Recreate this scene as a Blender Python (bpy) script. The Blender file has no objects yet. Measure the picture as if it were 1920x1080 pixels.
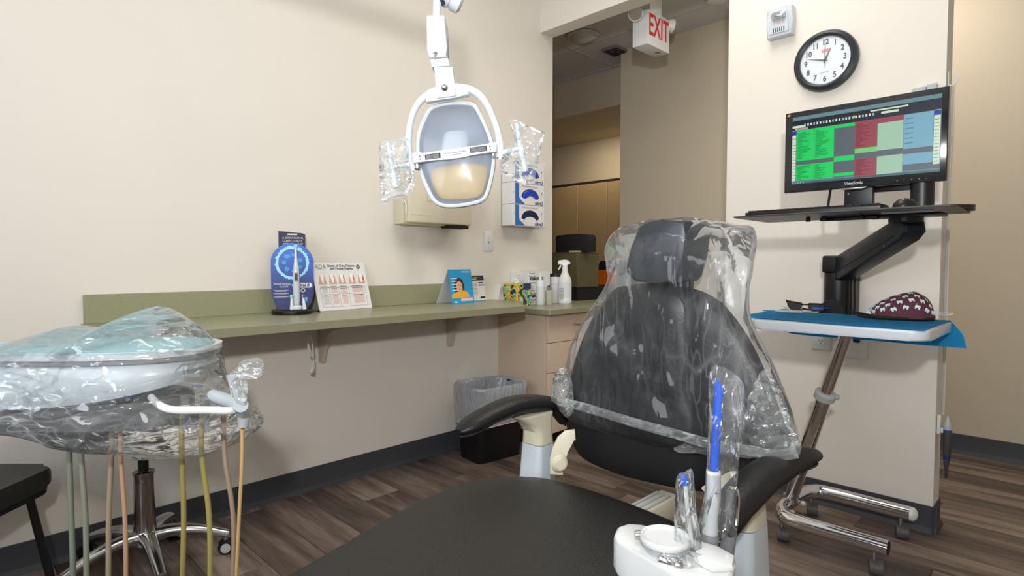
import bpy, bmesh, math, random
from mathutils import Vector, Matrix, noise
PI = math.pi
random.seed(7)
scene = bpy.context.scene
COL = scene.collection

# ------------------------------------------------------------------ camera
CAM = Vector((2.6, 0.0, 1.07))
YAW, PIT, FPX = math.radians(44.9), math.radians(2.44), 1103.0
FW = Vector((-math.sin(YAW) * math.cos(PIT), math.cos(YAW) * math.cos(PIT), -math.sin(PIT)))
RT = Vector((math.cos(YAW), math.sin(YAW), 0))
UP = RT.cross(FW)
FH = Vector((-math.sin(YAW), math.cos(YAW), 0))
Z = Vector((0, 0, 1))
cd = bpy.data.cameras.new('camera')
cam = bpy.data.objects.new('camera', cd)
COL.objects.link(cam)
cam.matrix_world = Matrix.Translation(CAM) @ Matrix((RT, UP, -FW)).transposed().to_4x4()
cd.sensor_width = 36
cd.lens = 36 * FPX / 1920
cd.clip_start = 0.02
scene.camera = cam

# ------------------------------------------------------------------ view, world, lights
scene.view_settings.view_transform = 'Standard'
scene.view_settings.look = 'None'
scene.view_settings.gamma = 1
scene.view_settings.use_curve_mapping = False
scene.view_settings.exposure = 0.37
w = bpy.data.worlds.new('world')
scene.world = w
w.use_nodes = True
w.node_tree.nodes['Background'].inputs[0].default_value = (0.85, 0.9, 1.0, 1)
w.node_tree.nodes['Background'].inputs[1].default_value = 0.05


def light(name, kind, loc, power, size=None, sizey=None, color=(1, 1, 1), look=None):
    d = bpy.data.lights.new(name, kind)
    d.energy = power
    d.color = color
    o = bpy.data.objects.new(name, d)
    COL.objects.link(o)
    o.location = loc
    if kind == 'AREA':
        d.size = size
        if sizey:
            d.shape = 'RECTANGLE'
            d.size_y = sizey
    elif kind in ('POINT', 'SPOT'):
        d.shadow_soft_size = size
    if look is not None:
        o.rotation_euler = (Vector(look) - Vector(loc)).to_track_quat('-Z', 'Y').to_euler()
    return o


fl_ = light('flash_head', 'SPOT', (2.78, -0.24, 1.47), 110, 0.045, color=(1.0, 0.985, 0.965), look=(0.7, 2.1, 2.45))
fl_.data.spot_size = math.radians(150)
fl_.data.spot_blend = 1.0
light('ceiling_troffer_light', 'AREA', (1.5, 1.9, 2.93), 13, 1.2, 0.6, color=(1.0, 0.95, 0.87), look=(1.2, 1.9, 0))
light('rear_fill_light', 'AREA', (1.9, -1.56, 1.65), 40, 1.9, 1.3, color=(0.86, 0.93, 1.0), look=(1.7, 2.0, 1.45))  # added fill lamp at the rear wall, cool like daylight
light('hall_fill_light', 'AREA', (1.75, 3.5, 2.76), 12, 0.6, 0.6, color=(1.0, 0.95, 0.88), look=(1.75, 3.6, 0))  # added fill lamp hidden behind the clock wall, brightens the hall
light('back_room_light', 'AREA', (-1.1, 4.9, 2.45), 6.5, 0.8, 0.4, color=(1.0, 0.88, 0.66), look=(-1.1, 5.15, 0))


# ------------------------------------------------------------------ pixel helpers: a pixel of the photo met with a plane of the room
def ray(px, py):
    return FW + RT * ((px - 960) / FPX) - UP * ((py - 540) / FPX)


def U(px, py, ax, val):
    d = ray(px, py)
    return CAM + d * ((val - CAM[ax]) / d[ax])


def D(px, py, t):
    return CAM + ray(px, py) * t


# ------------------------------------------------------------------ materials
def lin(c):
    return tuple(((v / 255) / 12.92 if v / 255 <= 0.04045 else ((v / 255 + 0.055) / 1.055) ** 2.4) for v in c) + (1,)


MATS = {}


def mat(name, rgb=(200, 200, 200), rough=0.5, metal=0.0, emit=None, estr=1.0, var=0.0, vscale=8, bump=0.0, bscale=60,
        coat=0.0, trans=0.0, alpha=1.0, spec=0.5, sheen=0.0, rnd=0.0, ior=1.45):
    if name in MATS:
        return MATS[name]
    m = bpy.data.materials.new(name)
    m.use_nodes = True
    nt = m.node_tree
    N, L = nt.nodes, nt.links
    b = N['Principled BSDF']
    c = lin(rgb)
    b.inputs['Base Color'].default_value = c
    b.inputs['Roughness'].default_value = rough
    b.inputs['Metallic'].default_value = metal
    b.inputs['Coat Weight'].default_value = coat
    b.inputs['Transmission Weight'].default_value = trans
    b.inputs['Alpha'].default_value = alpha
    b.inputs['Specular IOR Level'].default_value = spec
    b.inputs['IOR'].default_value = ior
    if emit:
        b.inputs['Emission Color'].default_value = lin(emit)
        b.inputs['Emission Strength'].default_value = estr
    tc = N.new('ShaderNodeTexCoord')
    if var > 0:
        n = N.new('ShaderNodeTexNoise')
        n.inputs['Scale'].default_value = vscale
        n.inputs['Detail'].default_value = 5
        L.new(tc.outputs['Object'], n.inputs['Vector'])
        r = N.new('ShaderNodeMapRange')
        r.inputs['To Min'].default_value = 1 - var
        r.inputs['To Max'].default_value = 1 + var
        L.new(n.outputs['Fac'], r.inputs['Value'])
        h = N.new('ShaderNodeHueSaturation')
        h.inputs['Color'].default_value = c
        L.new(r.outputs[0], h.inputs['Value'])
        L.new(h.outputs[0], b.inputs['Base Color'])
    if bump > 0:
        n = N.new('ShaderNodeTexNoise')
        n.inputs['Scale'].default_value = bscale
        n.inputs['Detail'].default_value = 4
        L.new(tc.outputs['Object'], n.inputs['Vector'])
        bp = N.new('ShaderNodeBump')
        bp.inputs['Strength'].default_value = bump
        bp.inputs['Distance'].default_value = 0.004
        L.new(n.outputs['Fac'], bp.inputs['Height'])
        L.new(bp.outputs[0], b.inputs['Normal'])
    MATS[name] = m
    return m


def film_mat(name, haze=0.10, base=0.10, rough=0.12, tint=(240, 246, 250), scale=14, stretch=(1, 1, 0.35), bstr=0.6, edge=0.9, foldw=0.6, turn=1.0):
    """thin clear plastic sheet: see-through, with a milky part and sharp creases that catch the light"""
    m = bpy.data.materials.new(name)
    m.use_nodes = True
    nt = m.node_tree
    N, L = nt.nodes, nt.links
    N.clear()

    def math_(op, a, b=None, c=None):
        n = N.new('ShaderNodeMath')
        n.operation = op
        for k, v in enumerate((a, b, c)):
            if v is None:
                continue
            if isinstance(v, (int, float)):
                n.inputs[k].default_value = v
            else:
                L.new(v, n.inputs[k])
        return n.outputs[0]
    out = N.new('ShaderNodeOutputMaterial')
    tc = N.new('ShaderNodeTexCoord')
    layers, masks = [], []
    for (rot, sc_, w_) in ((0.0, 1.0, 1.0), (0.9 * turn, 1.7, 0.55), (-0.7 * turn, 3.3, 0.3)):
        mp = N.new('ShaderNodeMapping')
        mp.inputs['Rotation'].default_value = (rot, rot * 0.8, rot)
        mp.inputs['Scale'].default_value = stretch
        L.new(tc.outputs['Object'], mp.inputs[0])
        n1 = N.new('ShaderNodeTexNoise')
        n1.inputs['Scale'].default_value = scale * sc_
        n1.inputs['Detail'].default_value = 1.0
        n1.inputs['Distortion'].default_value = 0.8
        L.new(mp.outputs[0], n1.inputs['Vector'])
        ab = math_('ABSOLUTE', math_('SUBTRACT', n1.outputs['Fac'], 0.5))
        masks.append(ab)
        # a sharp fold line where the noise crosses its middle
        layers.append(math_('MULTIPLY', math_('POWER', ab, 0.7), w_ / sc_ ** 0.8))
    h = math_('ADD', math_('ADD', layers[0], layers[1]), layers[2])
    bp = N.new('ShaderNodeBump')
    bp.inputs['Strength'].default_value = bstr
    bp.inputs['Distance'].default_value = 0.03
    L.new(h, bp.inputs['Height'])
    gl = N.new('ShaderNodeBsdfGlossy')
    gl.inputs['Color'].default_value = (1, 1, 1, 1)
    gl.inputs['Roughness'].default_value = rough
    L.new(bp.outputs[0], gl.inputs['Normal'])
    tr = N.new('ShaderNodeBsdfTransparent')
    tr.inputs['Color'].default_value = (0.985, 0.99, 0.992, 1)
    df = N.new('ShaderNodeBsdfDiffuse')
    df.inputs['Color'].default_value = lin(tint)
    L.new(bp.outputs[0], df.inputs['Normal'])
    tl = N.new('ShaderNodeBsdfTranslucent')
    tl.inputs['Color'].default_value = lin(tint)
    md = N.new('ShaderNodeMixShader')
    md.inputs[0].default_value = 0.45
    L.new(df.outputs[0], md.inputs[1])
    L.new(tl.outputs[0], md.inputs[2])
    # the milky part: stronger where the sheet is seen edge-on (longer way through it)
    lw0 = N.new('ShaderNodeLayerWeight')
    lw0.inputs['Blend'].default_value = 0.25
    hz = math_('MULTIPLY_ADD', math_('POWER', lw0.outputs['Facing'], 2.0), haze * 1.8, haze)
    # fold lines: whiter where the sheet lies double, also painting in bright lamp streaks
    mk = math_('MINIMUM', masks[0], math_('MINIMUM', masks[1], masks[2]))
    fold = math_('POWER', math_('MAXIMUM', math_('SUBTRACT', 1.0, math_('MULTIPLY', mk, 22.0)), 0.0), 2.0)
    big = N.new('ShaderNodeTexNoise')
    big.inputs['Scale'].default_value = scale * 0.35
    L.new(tc.outputs['Object'], big.inputs['Vector'])
    pres = math_('MAXIMUM', math_('MULTIPLY', math_('SUBTRACT', big.outputs['Fac'], 0.42), 3.0), 0.0)
    hz = math_('MINIMUM', math_('MULTIPLY_ADD', math_('MULTIPLY', fold, pres), foldw, hz), 0.9)
    m1 = N.new('ShaderNodeMixShader')
    L.new(hz, m1.inputs[0])
    L.new(tr.outputs[0], m1.inputs[1])
    L.new(md.outputs[0], m1.inputs[2])
    lw = N.new('ShaderNodeLayerWeight')
    lw.inputs['Blend'].default_value = 0.22
    L.new(bp.outputs[0], lw.inputs['Normal'])
    fac = math_('MULTIPLY_ADD', lw.outputs['Fresnel'], edge, base)
    mm = N.new('ShaderNodeClamp')
    L.new(fac, mm.inputs[0])
    m2 = N.new('ShaderNodeMixShader')
    L.new(mm.outputs[0], m2.inputs[0])
    L.new(m1.outputs[0], m2.inputs[1])
    L.new(gl.outputs[0], m2.inputs[2])
    L.new(m2.outputs[0], out.inputs[0])
    return m


M = {}
M['wall'] = mat('wall_paint', (226, 220, 211), 0.75, var=0.02, vscale=3, bump=0.08, bscale=140)
M['wall2'] = mat('hall_wall_paint', (196, 184, 164), 0.8, var=0.02, vscale=3, bump=0.08, bscale=140)
M['ceil'] = mat('ceiling_paint', (235, 233, 228), 0.9)
M['tile'] = mat('acoustic_tile', (206, 205, 206), 0.95, var=0.03, vscale=120, bump=0.2, bscale=200)
M['tbar'] = mat('ceiling_grid_metal', (196, 194, 190), 0.5)
M['base'] = mat('rubber_baseboard', (62, 64, 70), 0.55, var=0.04, vscale=12)
M['lam'] = mat('green_laminate', (147, 147, 118), 0.33, var=0.09, vscale=110, bump=0.03, bscale=60)
M['lamedge'] = mat('green_laminate_edge', (140, 136, 112), 0.4, var=0.05, vscale=110)
M['cab'] = mat('beige_cabinet_laminate', (206, 186, 164), 0.5, var=0.02, vscale=30)
M['cab2'] = mat('tan_cabinet_laminate', (176, 150, 112), 0.5, var=0.03, vscale=20)
M['brk'] = mat('bracket_plastic', (196, 184, 168), 0.5)
M['dark'] = mat('dark_recess', (22, 20, 19), 0.8)
M['chrome'] = mat('chrome', (225, 225, 228), 0.08, 1.0)
M['steel'] = mat('brushed_steel', (190, 190, 192), 0.28, 1.0)
M['dsteel'] = mat('dark_polished_tube', (165, 160, 158), 0.12, 1.0)
M['alum'] = mat('polished_aluminium', (200, 202, 204), 0.2, 1.0, bump=0.05, bscale=30)
M['white'] = mat('white_plastic', (222, 224, 224), 0.32)
M['whiteg'] = mat('white_enamel', (200, 206, 214), 0.25, coat=0.4)
M['bluewhite'] = mat('cool_white_plastic', (196, 205, 212), 0.3, coat=0.3)
M['cream'] = mat('cream_plastic', (206, 200, 178), 0.38)
M['beige'] = mat('beige_plastic', (214, 206, 184), 0.45)
M['paper'] = mat('white_paper', (226, 225, 224), 0.7)
M['black'] = mat('black_plastic', (18, 18, 20), 0.38)
M['blackm'] = mat('black_matte', (14, 14, 15), 0.7)
M['leather'] = mat('black_vinyl', (22, 21, 22), 0.42, spec=0.4, bump=0.25, bscale=160, var=0.08, vscale=6)
M['seat'] = mat('black_seat_vinyl', (34, 33, 32), 0.42, bump=0.35, bscale=260)
M['grey'] = mat('grey_plastic', (120, 122, 126), 0.4)
M['dgrey'] = mat('dark_grey_rubber', (84, 84, 84), 0.5)
M['lgrey'] = mat('light_grey_plastic', (176, 180, 184), 0.35)
M['blue'] = mat('bright_blue_plastic', (0, 80, 196), 0.3)
M['drape'] = mat('blue_drape_paper', (40, 168, 226), 0.75, bump=0.2, bscale=40)
M['olive'] = mat('olive_laminate', (84, 80, 54), 0.5)
M['orange'] = mat('orange_plastic', (190, 92, 20), 0.5)
M['red'] = mat('red_print', (206, 40, 40), 0.5)
M['ink'] = mat('black_print', (30, 30, 34), 0.6)
M['gink'] = mat('grey_print', (150, 150, 152), 0.6)
M['film'] = film_mat('clear_plastic_film', 0.05, 0.05, 0.10, scale=22)
M['filmh'] = film_mat('milky_plastic_film', 0.022, 0.015, 0.09, scale=9, stretch=(1, 1, 0.2), bstr=0.42, edge=0.6, foldw=0.2, turn=0.35)
M['filmb'] = film_mat('gathered_plastic_film', 0.36, 0.04, 0.14, scale=8, stretch=(1, 1, 0.3), bstr=0.5, edge=0.8, foldw=0.5, turn=0.6)
M['filmu'] = film_mat('crinkled_plastic_film', 0.10, 0.05, 0.10, scale=12, stretch=(0.5, 0.5, 1.1), bstr=0.6)
M['liner'] = film_mat('bin_liner_film', 0.72, 0.05, 0.25, tint=(216, 222, 230), scale=16, bstr=0.5)
M['bottle'] = mat('translucent_white_plastic', (235, 236, 238), 0.3, alpha=1.0)


# ------------------------------------------------------------------ mesh helpers
def new_obj(name, bm, m, parent=None, smooth=True, angle=40):
    me = bpy.data.meshes.new(name)
    bmesh.ops.recalc_face_normals(bm, faces=bm.faces[:])
    bm.to_mesh(me)
    bm.free()
    for mm in (m if isinstance(m, (list, tuple)) else [m]):
        me.materials.append(mm)
    o = bpy.data.objects.new(name, me)
    COL.objects.link(o)
    if smooth:
        for p in me.polygons:
            p.use_smooth = True
        me.set_sharp_from_angle(angle=math.radians(angle))
    if parent:
        o.parent = parent
        o.matrix_parent_inverse = parent.matrix_world.inverted()
    return o


def thing(name, label, cat, loc=(0, 0, 0), group=None):
    o = bpy.data.objects.new(name, None)
    COL.objects.link(o)
    o.empty_display_size = 0.05
    o.location = loc
    o.matrix_world = Matrix.Translation(Vector(loc))
    o['label'] = label
    o['category'] = cat
    if group:
        o['group'] = group
    return o


def tag(o, label, cat, group=None):
    o['label'] = label
    o['category'] = cat
    if group:
        o['group'] = group
    return o


def struct(o):
    o['kind'] = 'structure'
    return o


class Fr:
    """a local frame: right, up, out"""
    def __init__(s, o, r, u):
        s.o = Vector(o)
        s.r = Vector(r).normalized()
        s.u = Vector(u).normalized()
        s.n = s.r.cross(s.u)

    def p(s, a, b, c=0.0):
        return s.o + s.r * a + s.u * b + s.n * c

    def mtx(s):
        return Matrix.Translation(s.o) @ Matrix((s.r, s.u, s.n)).transposed().to_4x4()


WORLD = Fr((0, 0, 0), (1, 0, 0), (0, 1, 0))


def bx(bm, lo, hi, fr=WORLD, bev=0.0, seg=2):
    vs = [bm.verts.new(fr.p(*(hi[i] if k >> i & 1 else lo[i] for i in range(3)))) for k in range(8)]
    fs = [(0, 2, 3, 1), (4, 5, 7, 6), (0, 1, 5, 4), (2, 6, 7, 3), (0, 4, 6, 2), (1, 3, 7, 5)]
    nf = [bm.faces.new([vs[i] for i in f]) for f in fs]
    if bev > 0:
        es = list({e for f in nf for e in f.edges})
        bmesh.ops.bevel(bm, geom=es, offset=bev, segments=seg, affect='EDGES', profile=0.5)
    return bm


def box(name, lo, hi, m, parent=None, fr=WORLD, bev=0.0, seg=2, smooth=True):
    bm = bmesh.new()
    bx(bm, lo, hi, fr, bev, seg)
    return new_obj(name, bm, m, parent, smooth=smooth)


def prism_bm(bm, pts, c0, c1, fr=WORLD, bev=0.0, seg=2):
    """pts: 2D outline in the frame's r,u; from c0 to c1 along n"""
    a = [bm.verts.new(fr.p(x, y, c0)) for x, y in pts]
    b = [bm.verts.new(fr.p(x, y, c1)) for x, y in pts]
    n = len(pts)
    f1 = bm.faces.new(a[::-1])
    f2 = bm.faces.new(b)
    for i in range(n):
        bm.faces.new([a[i], a[(i + 1) % n], b[(i + 1) % n], b[i]])
    if bev > 0:
        es = list({e for f in (f1, f2) for e in f.edges})
        bmesh.ops.bevel(bm, geom=es, offset=bev, segments=seg, affect='EDGES', profile=0.5)
    return bm


def prism(name, pts, c0, c1, m, parent=None, fr=WORLD, bev=0.0, seg=2, angle=40):
    bm = bmesh.new()
    prism_bm(bm, pts, c0, c1, fr, bev, seg)
    return new_obj(name, bm, m, parent, angle=angle)


def basis(d):
    d = d.normalized()
    h = Vector((0, 0, 1)) if abs(d.z) < 0.9 else Vector((1, 0, 0))
    a = d.cross(h).normalized()
    return a, d.cross(a).normalized()


def spline(pts, n=8):
    pts = [Vector(p) for p in pts]
    if len(pts) < 3:
        return pts
    out = []
    q = [pts[0] * 2 - pts[1]] + pts + [pts[-1] * 2 - pts[-2]]
    for i in range(1, len(q) - 2):
        p0, p1, p2, p3 = q[i - 1:i + 3]
        for k in range(n):
            t = k / n
            out.append(0.5 * ((2 * p1) + (p2 - p0) * t + (2 * p0 - 5 * p1 + 4 * p2 - p3) * t * t + (3 * p1 - p0 - 3 * p2 + p3) * t ** 3))
    out.append(pts[-1])
    return out


def tube_bm(bm, pts, r, seg=12, cap=True, hint=None, ry=None):
    """r: number or list; ry: second radius (ellipse) along the second basis vector"""
    pts = [Vector(p) for p in pts]
    n = len(pts)
    rs = r if isinstance(r, (list, tuple)) else [r] * n
    if len(rs) != n:
        k = len(rs) - 1
        rs = [rs[min(int(i / (n - 1) * k), k - 1)] * (1 - (i / (n - 1) * k - min(int(i / (n - 1) * k), k - 1))) + rs[min(int(i / (n - 1) * k), k - 1) + 1] * (i / (n - 1) * k - min(int(i / (n - 1) * k), k - 1)) for i in range(n)]
    qs = rs if ry is None else (ry if isinstance(ry, (list, tuple)) else [ry] * n)
    if len(qs) != n:
        k = len(qs) - 1
        qs = [qs[min(int(i / (n - 1) * k), k - 1)] * (1 - (i / (n - 1) * k - min(int(i / (n - 1) * k), k - 1))) + qs[min(int(i / (n - 1) * k), k - 1) + 1] * (i / (n - 1) * k - min(int(i / (n - 1) * k), k - 1)) for i in range(n)]
    a = None
    rings = []
    for i, p in enumerate(pts):
        d = (pts[min(i + 1, n - 1)] - pts[max(i - 1, 0)]).normalized()
        if a is None:
            if hint is not None:
                a = (Vector(hint) - d * d.dot(Vector(hint))).normalized()
            else:
                a, _ = basis(d)
        else:
            a = (a - d * d.dot(a)).normalized()
        b = d.cross(a)
        rings.append([bm.verts.new(p + a * (rs[i] * math.cos(2 * PI * k / seg)) + b * (qs[i] * math.sin(2 * PI * k / seg))) for k in range(seg)])
    for i in range(n - 1):
        for k in range(seg):
            bm.faces.new([rings[i][k], rings[i][(k + 1) % seg], rings[i + 1][(k + 1) % seg], rings[i + 1][k]])
    if cap:
        bm.faces.new(rings[0][::-1])
        bm.faces.new(rings[-1])
    return bm


def tube(name, pts, r, m, parent=None, seg=12, cap=True, hint=None, ry=None):
    bm = bmesh.new()
    tube_bm(bm, pts, r, seg, cap, hint, ry)
    return new_obj(name, bm, m, parent)


def lathe_bm(bm, prof, o, ax=Z, seg=32, sx=1.0, sy=1.0, hint=None, cap=True):
    """prof: [(radius, height)] about axis ax from o"""
    o = Vector(o)
    ax = Vector(ax).normalized()
    if hint is not None:
        a = (Vector(hint) - ax * ax.dot(Vector(hint))).normalized()
        b = ax.cross(a)
    else:
        a, b = basis(ax)
    rings = []
    for r, h in prof:
        if r < 1e-6:
            rings.append([bm.verts.new(o + ax * h)])
        else:
            rings.append([bm.verts.new(o + ax * h + a * (sx * r * math.cos(2 * PI * k / seg)) + b * (sy * r * math.sin(2 * PI * k / seg))) for k in range(seg)])
    for A, B in zip(rings, rings[1:]):
        if len(A) == 1 and len(B) == 1:
            continue
        for k in range(seg):
            k2 = (k + 1) % seg
            if len(A) == 1:
                bm.faces.new([A[0], B[k], B[k2]])
            elif len(B) == 1:
                bm.faces.new([A[k], A[k2], B[0]])
            else:
                bm.faces.new([A[k], A[k2], B[k2], B[k]])
    if cap and len(rings[0]) > 1:
        bm.faces.new(rings[0][::-1])
    if cap and len(rings[-1]) > 1:
        bm.faces.new(rings[-1])
    return bm


def lathe(name, prof, o, m, parent=None, ax=Z, seg=32, sx=1.0, sy=1.0, hint=None, angle=40, cap=True):
    bm = bmesh.new()
    lathe_bm(bm, prof, o, ax, seg, sx, sy, hint, cap)
    return new_obj(name, bm, m, parent, angle=angle)


def resample(pts, n, closed=True):
    pts = [Vector(p) for p in pts]
    if closed:
        pts = pts + [pts[0]]
    L = [0]
    for a, b in zip(pts, pts[1:]):
        L.append(L[-1] + (b - a).length)
    out = []
    j = 0
    for i in range(n):
        s = L[-1] * i / (n if closed else n - 1)
        while j < len(L) - 2 and L[j + 1] < s:
            j += 1
        t = (s - L[j]) / max(L[j + 1] - L[j], 1e-9)
        out.append(pts[j].lerp(pts[j + 1], min(t, 1)))
    return out


def smooth_closed(pts, n=6):
    pts = [Vector(p) for p in pts]
    out = []
    m = len(pts)
    for i in range(m):
        p0, p1, p2, p3 = pts[i - 1], pts[i], pts[(i + 1) % m], pts[(i + 2) % m]
        for k in range(n):
            t = k / n
            out.append(0.5 * ((2 * p1) + (p2 - p0) * t + (2 * p0 - 5 * p1 + 4 * p2 - p3) * t * t + (3 * p1 - p0 - 3 * p2 + p3) * t ** 3))
    return out


def ridged(v, s, dirv=None, stretch=1.0, off=0.0):
    q = Vector(v)
    if dirv is not None:
        q = q - dirv * (q.dot(dirv) * (1 - 1 / stretch))
    q = q * s + Vector((off, off * 0.7, -off))
    q = q + noise.noise_vector(q * 0.6) * 0.7
    return 1 - abs(noise.noise(q)) * 2.2


def pillow(name, outline, depth, front, back, m, parent=None, n=96, rings=14, p=3.0, wr=0.0, ws=12, wdir=None, wst=1.0, center=None, flat=0.0, seed=0.0, sm=True, angle=60, backface=True, edge_wr=1.0, fp=0.8, frontface=True):
    """closed cushion or bag over a 3D outline; depth: unit vector towards the viewer side; front/back: how far it swells."""
    pts = smooth_closed(outline, 5) if sm else [Vector(q) for q in outline]
    pts = resample(pts, n)
    c = Vector(center) if center is not None else sum(pts, Vector()) / len(pts)
    dv = Vector(depth).normalized()
    bm = bmesh.new()

    def disp(q, s, k):
        if wr == 0:
            return Vector()
        a = ridged(q, ws, wdir, wst, seed + k * 3.1) - 0.55
        b = ridged(q, ws * 2.6, wdir, wst * 0.7, seed + 9 + k) - 0.55
        fade = min(1.0, (1 - s) * 5 + 0.15 * edge_wr)
        return dv * (wr * (a + 0.38 * b) * fade)
    edge = []
    for q in pts:
        e = Vector(q)
        if wr:
            e += noise.noise_vector(q * ws * 1.3 + Vector((seed, 0, 0))) * wr * 0.5 * edge_wr
        edge.append(bm.verts.new(e))
    for side, amt in ((1, front), (-1, back)):
        if (side == -1 and not backface) or (side == 1 and not frontface):
            continue
        prev = edge
        mi = 1 if side == -1 and isinstance(m, list) else 0
        for i in range(1, rings):
            s = 1 - i / rings
            prof = (1 - s ** p) ** (1 / 2.0) if not flat else (1 - (1 - min(1.0, (1 - s) / flat)) ** 1.7) ** fp
            cur = []
            for k, q in enumerate(pts):
                b = c.lerp(q, s)
                cur.append(bm.verts.new(b + dv * (side * amt * prof) + disp(b, s, side)))
            for k in range(n):
                bm.faces.new([prev[k], prev[(k + 1) % n], cur[(k + 1) % n], cur[k]]).material_index = mi
            prev = cur
        cv = bm.verts.new(c + dv * (side * amt) + disp(c, 0, side))
        for k in range(n):
            bm.faces.new([prev[k], prev[(k + 1) % n], cv]).material_index = mi
    return new_obj(name, bm, m, parent, angle=angle)


def quads(name, fr, rects, parent=None, z=0.0005):
    """flat coloured print: one mesh, one material slot per ink"""
    bm = bmesh.new()
    ms = []
    for k, (x0, y0, x1, y1, m) in enumerate(rects):
        if m not in ms:
            ms.append(m)
        zz = z + k * 0.000015
        f = bm.faces.new([bm.verts.new(fr.p(x, y, zz)) for x, y in ((x0, y0), (x1, y0), (x1, y1), (x0, y1))])
        f.material_index = ms.index(m)
    me = bpy.data.meshes.new(name)
    bm.to_mesh(me)
    bm.free()
    for m in ms:
        me.materials.append(m)
    o = bpy.data.objects.new(name, me)
    COL.objects.link(o)
    if parent:
        o.parent = parent
        o.matrix_parent_inverse = parent.matrix_world.inverted()
    return o


def text(name, body, size, fr, a, b, m, parent=None, z=0.0008, align='CENTER', sx=1.0, shear=0.0, rot=0.0, bold=0.0, spacing=1.0, ext=0.0002):
    cu = bpy.data.curves.new(name, 'FONT')
    cu.body = body
    cu.size = size
    cu.align_x = align
    cu.align_y = 'CENTER'
    cu.extrude = ext
    cu.shear = shear
    cu.offset = bold
    cu.space_character = spacing
    cu.resolution_u = 3
    t = bpy.data.objects.new(name, cu)
    COL.objects.link(t)
    dg = bpy.context.evaluated_depsgraph_get()
    me = bpy.data.meshes.new_from_object(t.evaluated_get(dg))
    bpy.data.objects.remove(t)
    bpy.data.curves.remove(cu)
    me.name = name
    me.materials.clear()
    me.materials.append(m)
    me.transform(Matrix.Translation(fr.p(a, b, z)) @ Matrix((fr.r, fr.u, fr.n)).transposed().to_4x4() @ Matrix.Rotation(rot, 4, 'Z') @ Matrix.Diagonal((sx, 1, 1, 1)))
    o = bpy.data.objects.new(name, me)
    COL.objects.link(o)
    if parent:
        o.parent = parent
        o.matrix_parent_inverse = parent.matrix_world.inverted()
    return o


def disc(name, c, ax, r, h, m, parent=None, seg=24, bev=0.0):
    b = bev or min(r, h) * 0.25
    return lathe(name, [(r - b, 0), (r, b), (r, h - b), (r - b, h)], c, m, parent, ax=ax, seg=seg)


def rrect(w, h, r, n=5, cx=0, cy=0):
    out = []
    for (sx, sy, a0) in ((1, 1, 0), (-1, 1, 90), (-1, -1, 180), (1, -1, 270)):
        for k in range(n + 1):
            a = math.radians(a0 + 90 * k / n)
            out.append((cx + sx * (w / 2 - r) + r * math.cos(a), cy + sy * (h / 2 - r) + r * math.sin(a)))
    return out

# ================================================================== the setting
# ---- floor: vinyl planks along X, each its own piece
def plank_material():
    m = bpy.data.materials.new('wood_plank')
    m.use_nodes = True
    N, L = m.node_tree.nodes, m.node_tree.links
    b = N['Principled BSDF']
    b.inputs['Roughness'].default_value = 0.42
    b.inputs['Specular IOR Level'].default_value = 0.4
    tc = N.new('ShaderNodeTexCoord')
    oi = N.new('ShaderNodeObjectInfo')
    vm = N.new('ShaderNodeVectorMath')
    vm.operation = 'MULTIPLY_ADD'
    vm.inputs[1].default_value = (1.0, 9.0, 1.0)
    L.new(tc.outputs['Object'], vm.inputs[0])
    cmb = N.new('ShaderNodeCombineXYZ')
    mu = N.new('ShaderNodeMath')
    mu.operation = 'MULTIPLY'
    mu.inputs[1].default_value = 40
    L.new(oi.outputs['Random'], mu.inputs[0])
    L.new(mu.outputs[0], cmb.inputs[0])
    L.new(mu.outputs[0], cmb.inputs[2])
    L.new(cmb.outputs[0], vm.inputs[2])
    n1 = N.new('ShaderNodeTexNoise')
    n1.inputs['Scale'].default_value = 1.6
    n1.inputs['Detail'].default_value = 6
    n1.inputs['Roughness'].default_value = 0.62
    n1.inputs['Distortion'].default_value = 0.5
    L.new(vm.outputs[0], n1.inputs['Vector'])
    vm2 = N.new('ShaderNodeVectorMath')
    vm2.operation = 'MULTIPLY'
    vm2.inputs[1].default_value = (3.0, 14.0, 1.0)
    L.new(vm.outputs[0], vm2.inputs[0])
    n2 = N.new('ShaderNodeTexNoise')
    n2.inputs['Scale'].default_value = 2.5
    n2.inputs['Detail'].default_value = 4
    L.new(vm2.outputs[0], n2.inputs['Vector'])
    cr = N.new('ShaderNodeValToRGB')
    e = cr.color_ramp.elements
    e[0].position, e[0].color = 0.30, lin((66, 55, 49))
    e[1].position, e[1].color = 0.72, lin((152, 134, 121))
    x = e.new(0.5)
    x.color = lin((106, 91, 82))
    ad = N.new('ShaderNodeMath')
    ad.operation = 'MULTIPLY_ADD'
    ad.inputs[1].default_value = 0.34
    L.new(n2.outputs['Fac'], ad.inputs[0])
    mr = N.new('ShaderNodeMapRange')
    mr.inputs['To Min'].default_value = -0.30
    mr.inputs['To Max'].default_value = -0.04
    L.new(oi.outputs['Random'], mr.inputs['Value'])
    ad2 = N.new('ShaderNodeMath')
    L.new(n1.outputs['Fac'], ad2.inputs[0])
    L.new(mr.outputs[0], ad2.inputs[1])
    L.new(ad2.outputs[0], ad.inputs[2])
    L.new(ad.outputs[0], cr.inputs[0])
    L.new(cr.outputs[0], b.inputs['Base Color'])
    bp = N.new('ShaderNodeBump')
    bp.inputs['Strength'].default_value = 0.15
    bp.inputs['Distance'].default_value = 0.002
    L.new(n2.outputs['Fac'], bp.inputs['Height'])
    L.new(bp.outputs[0], b.inputs['Normal'])
    return m


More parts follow.
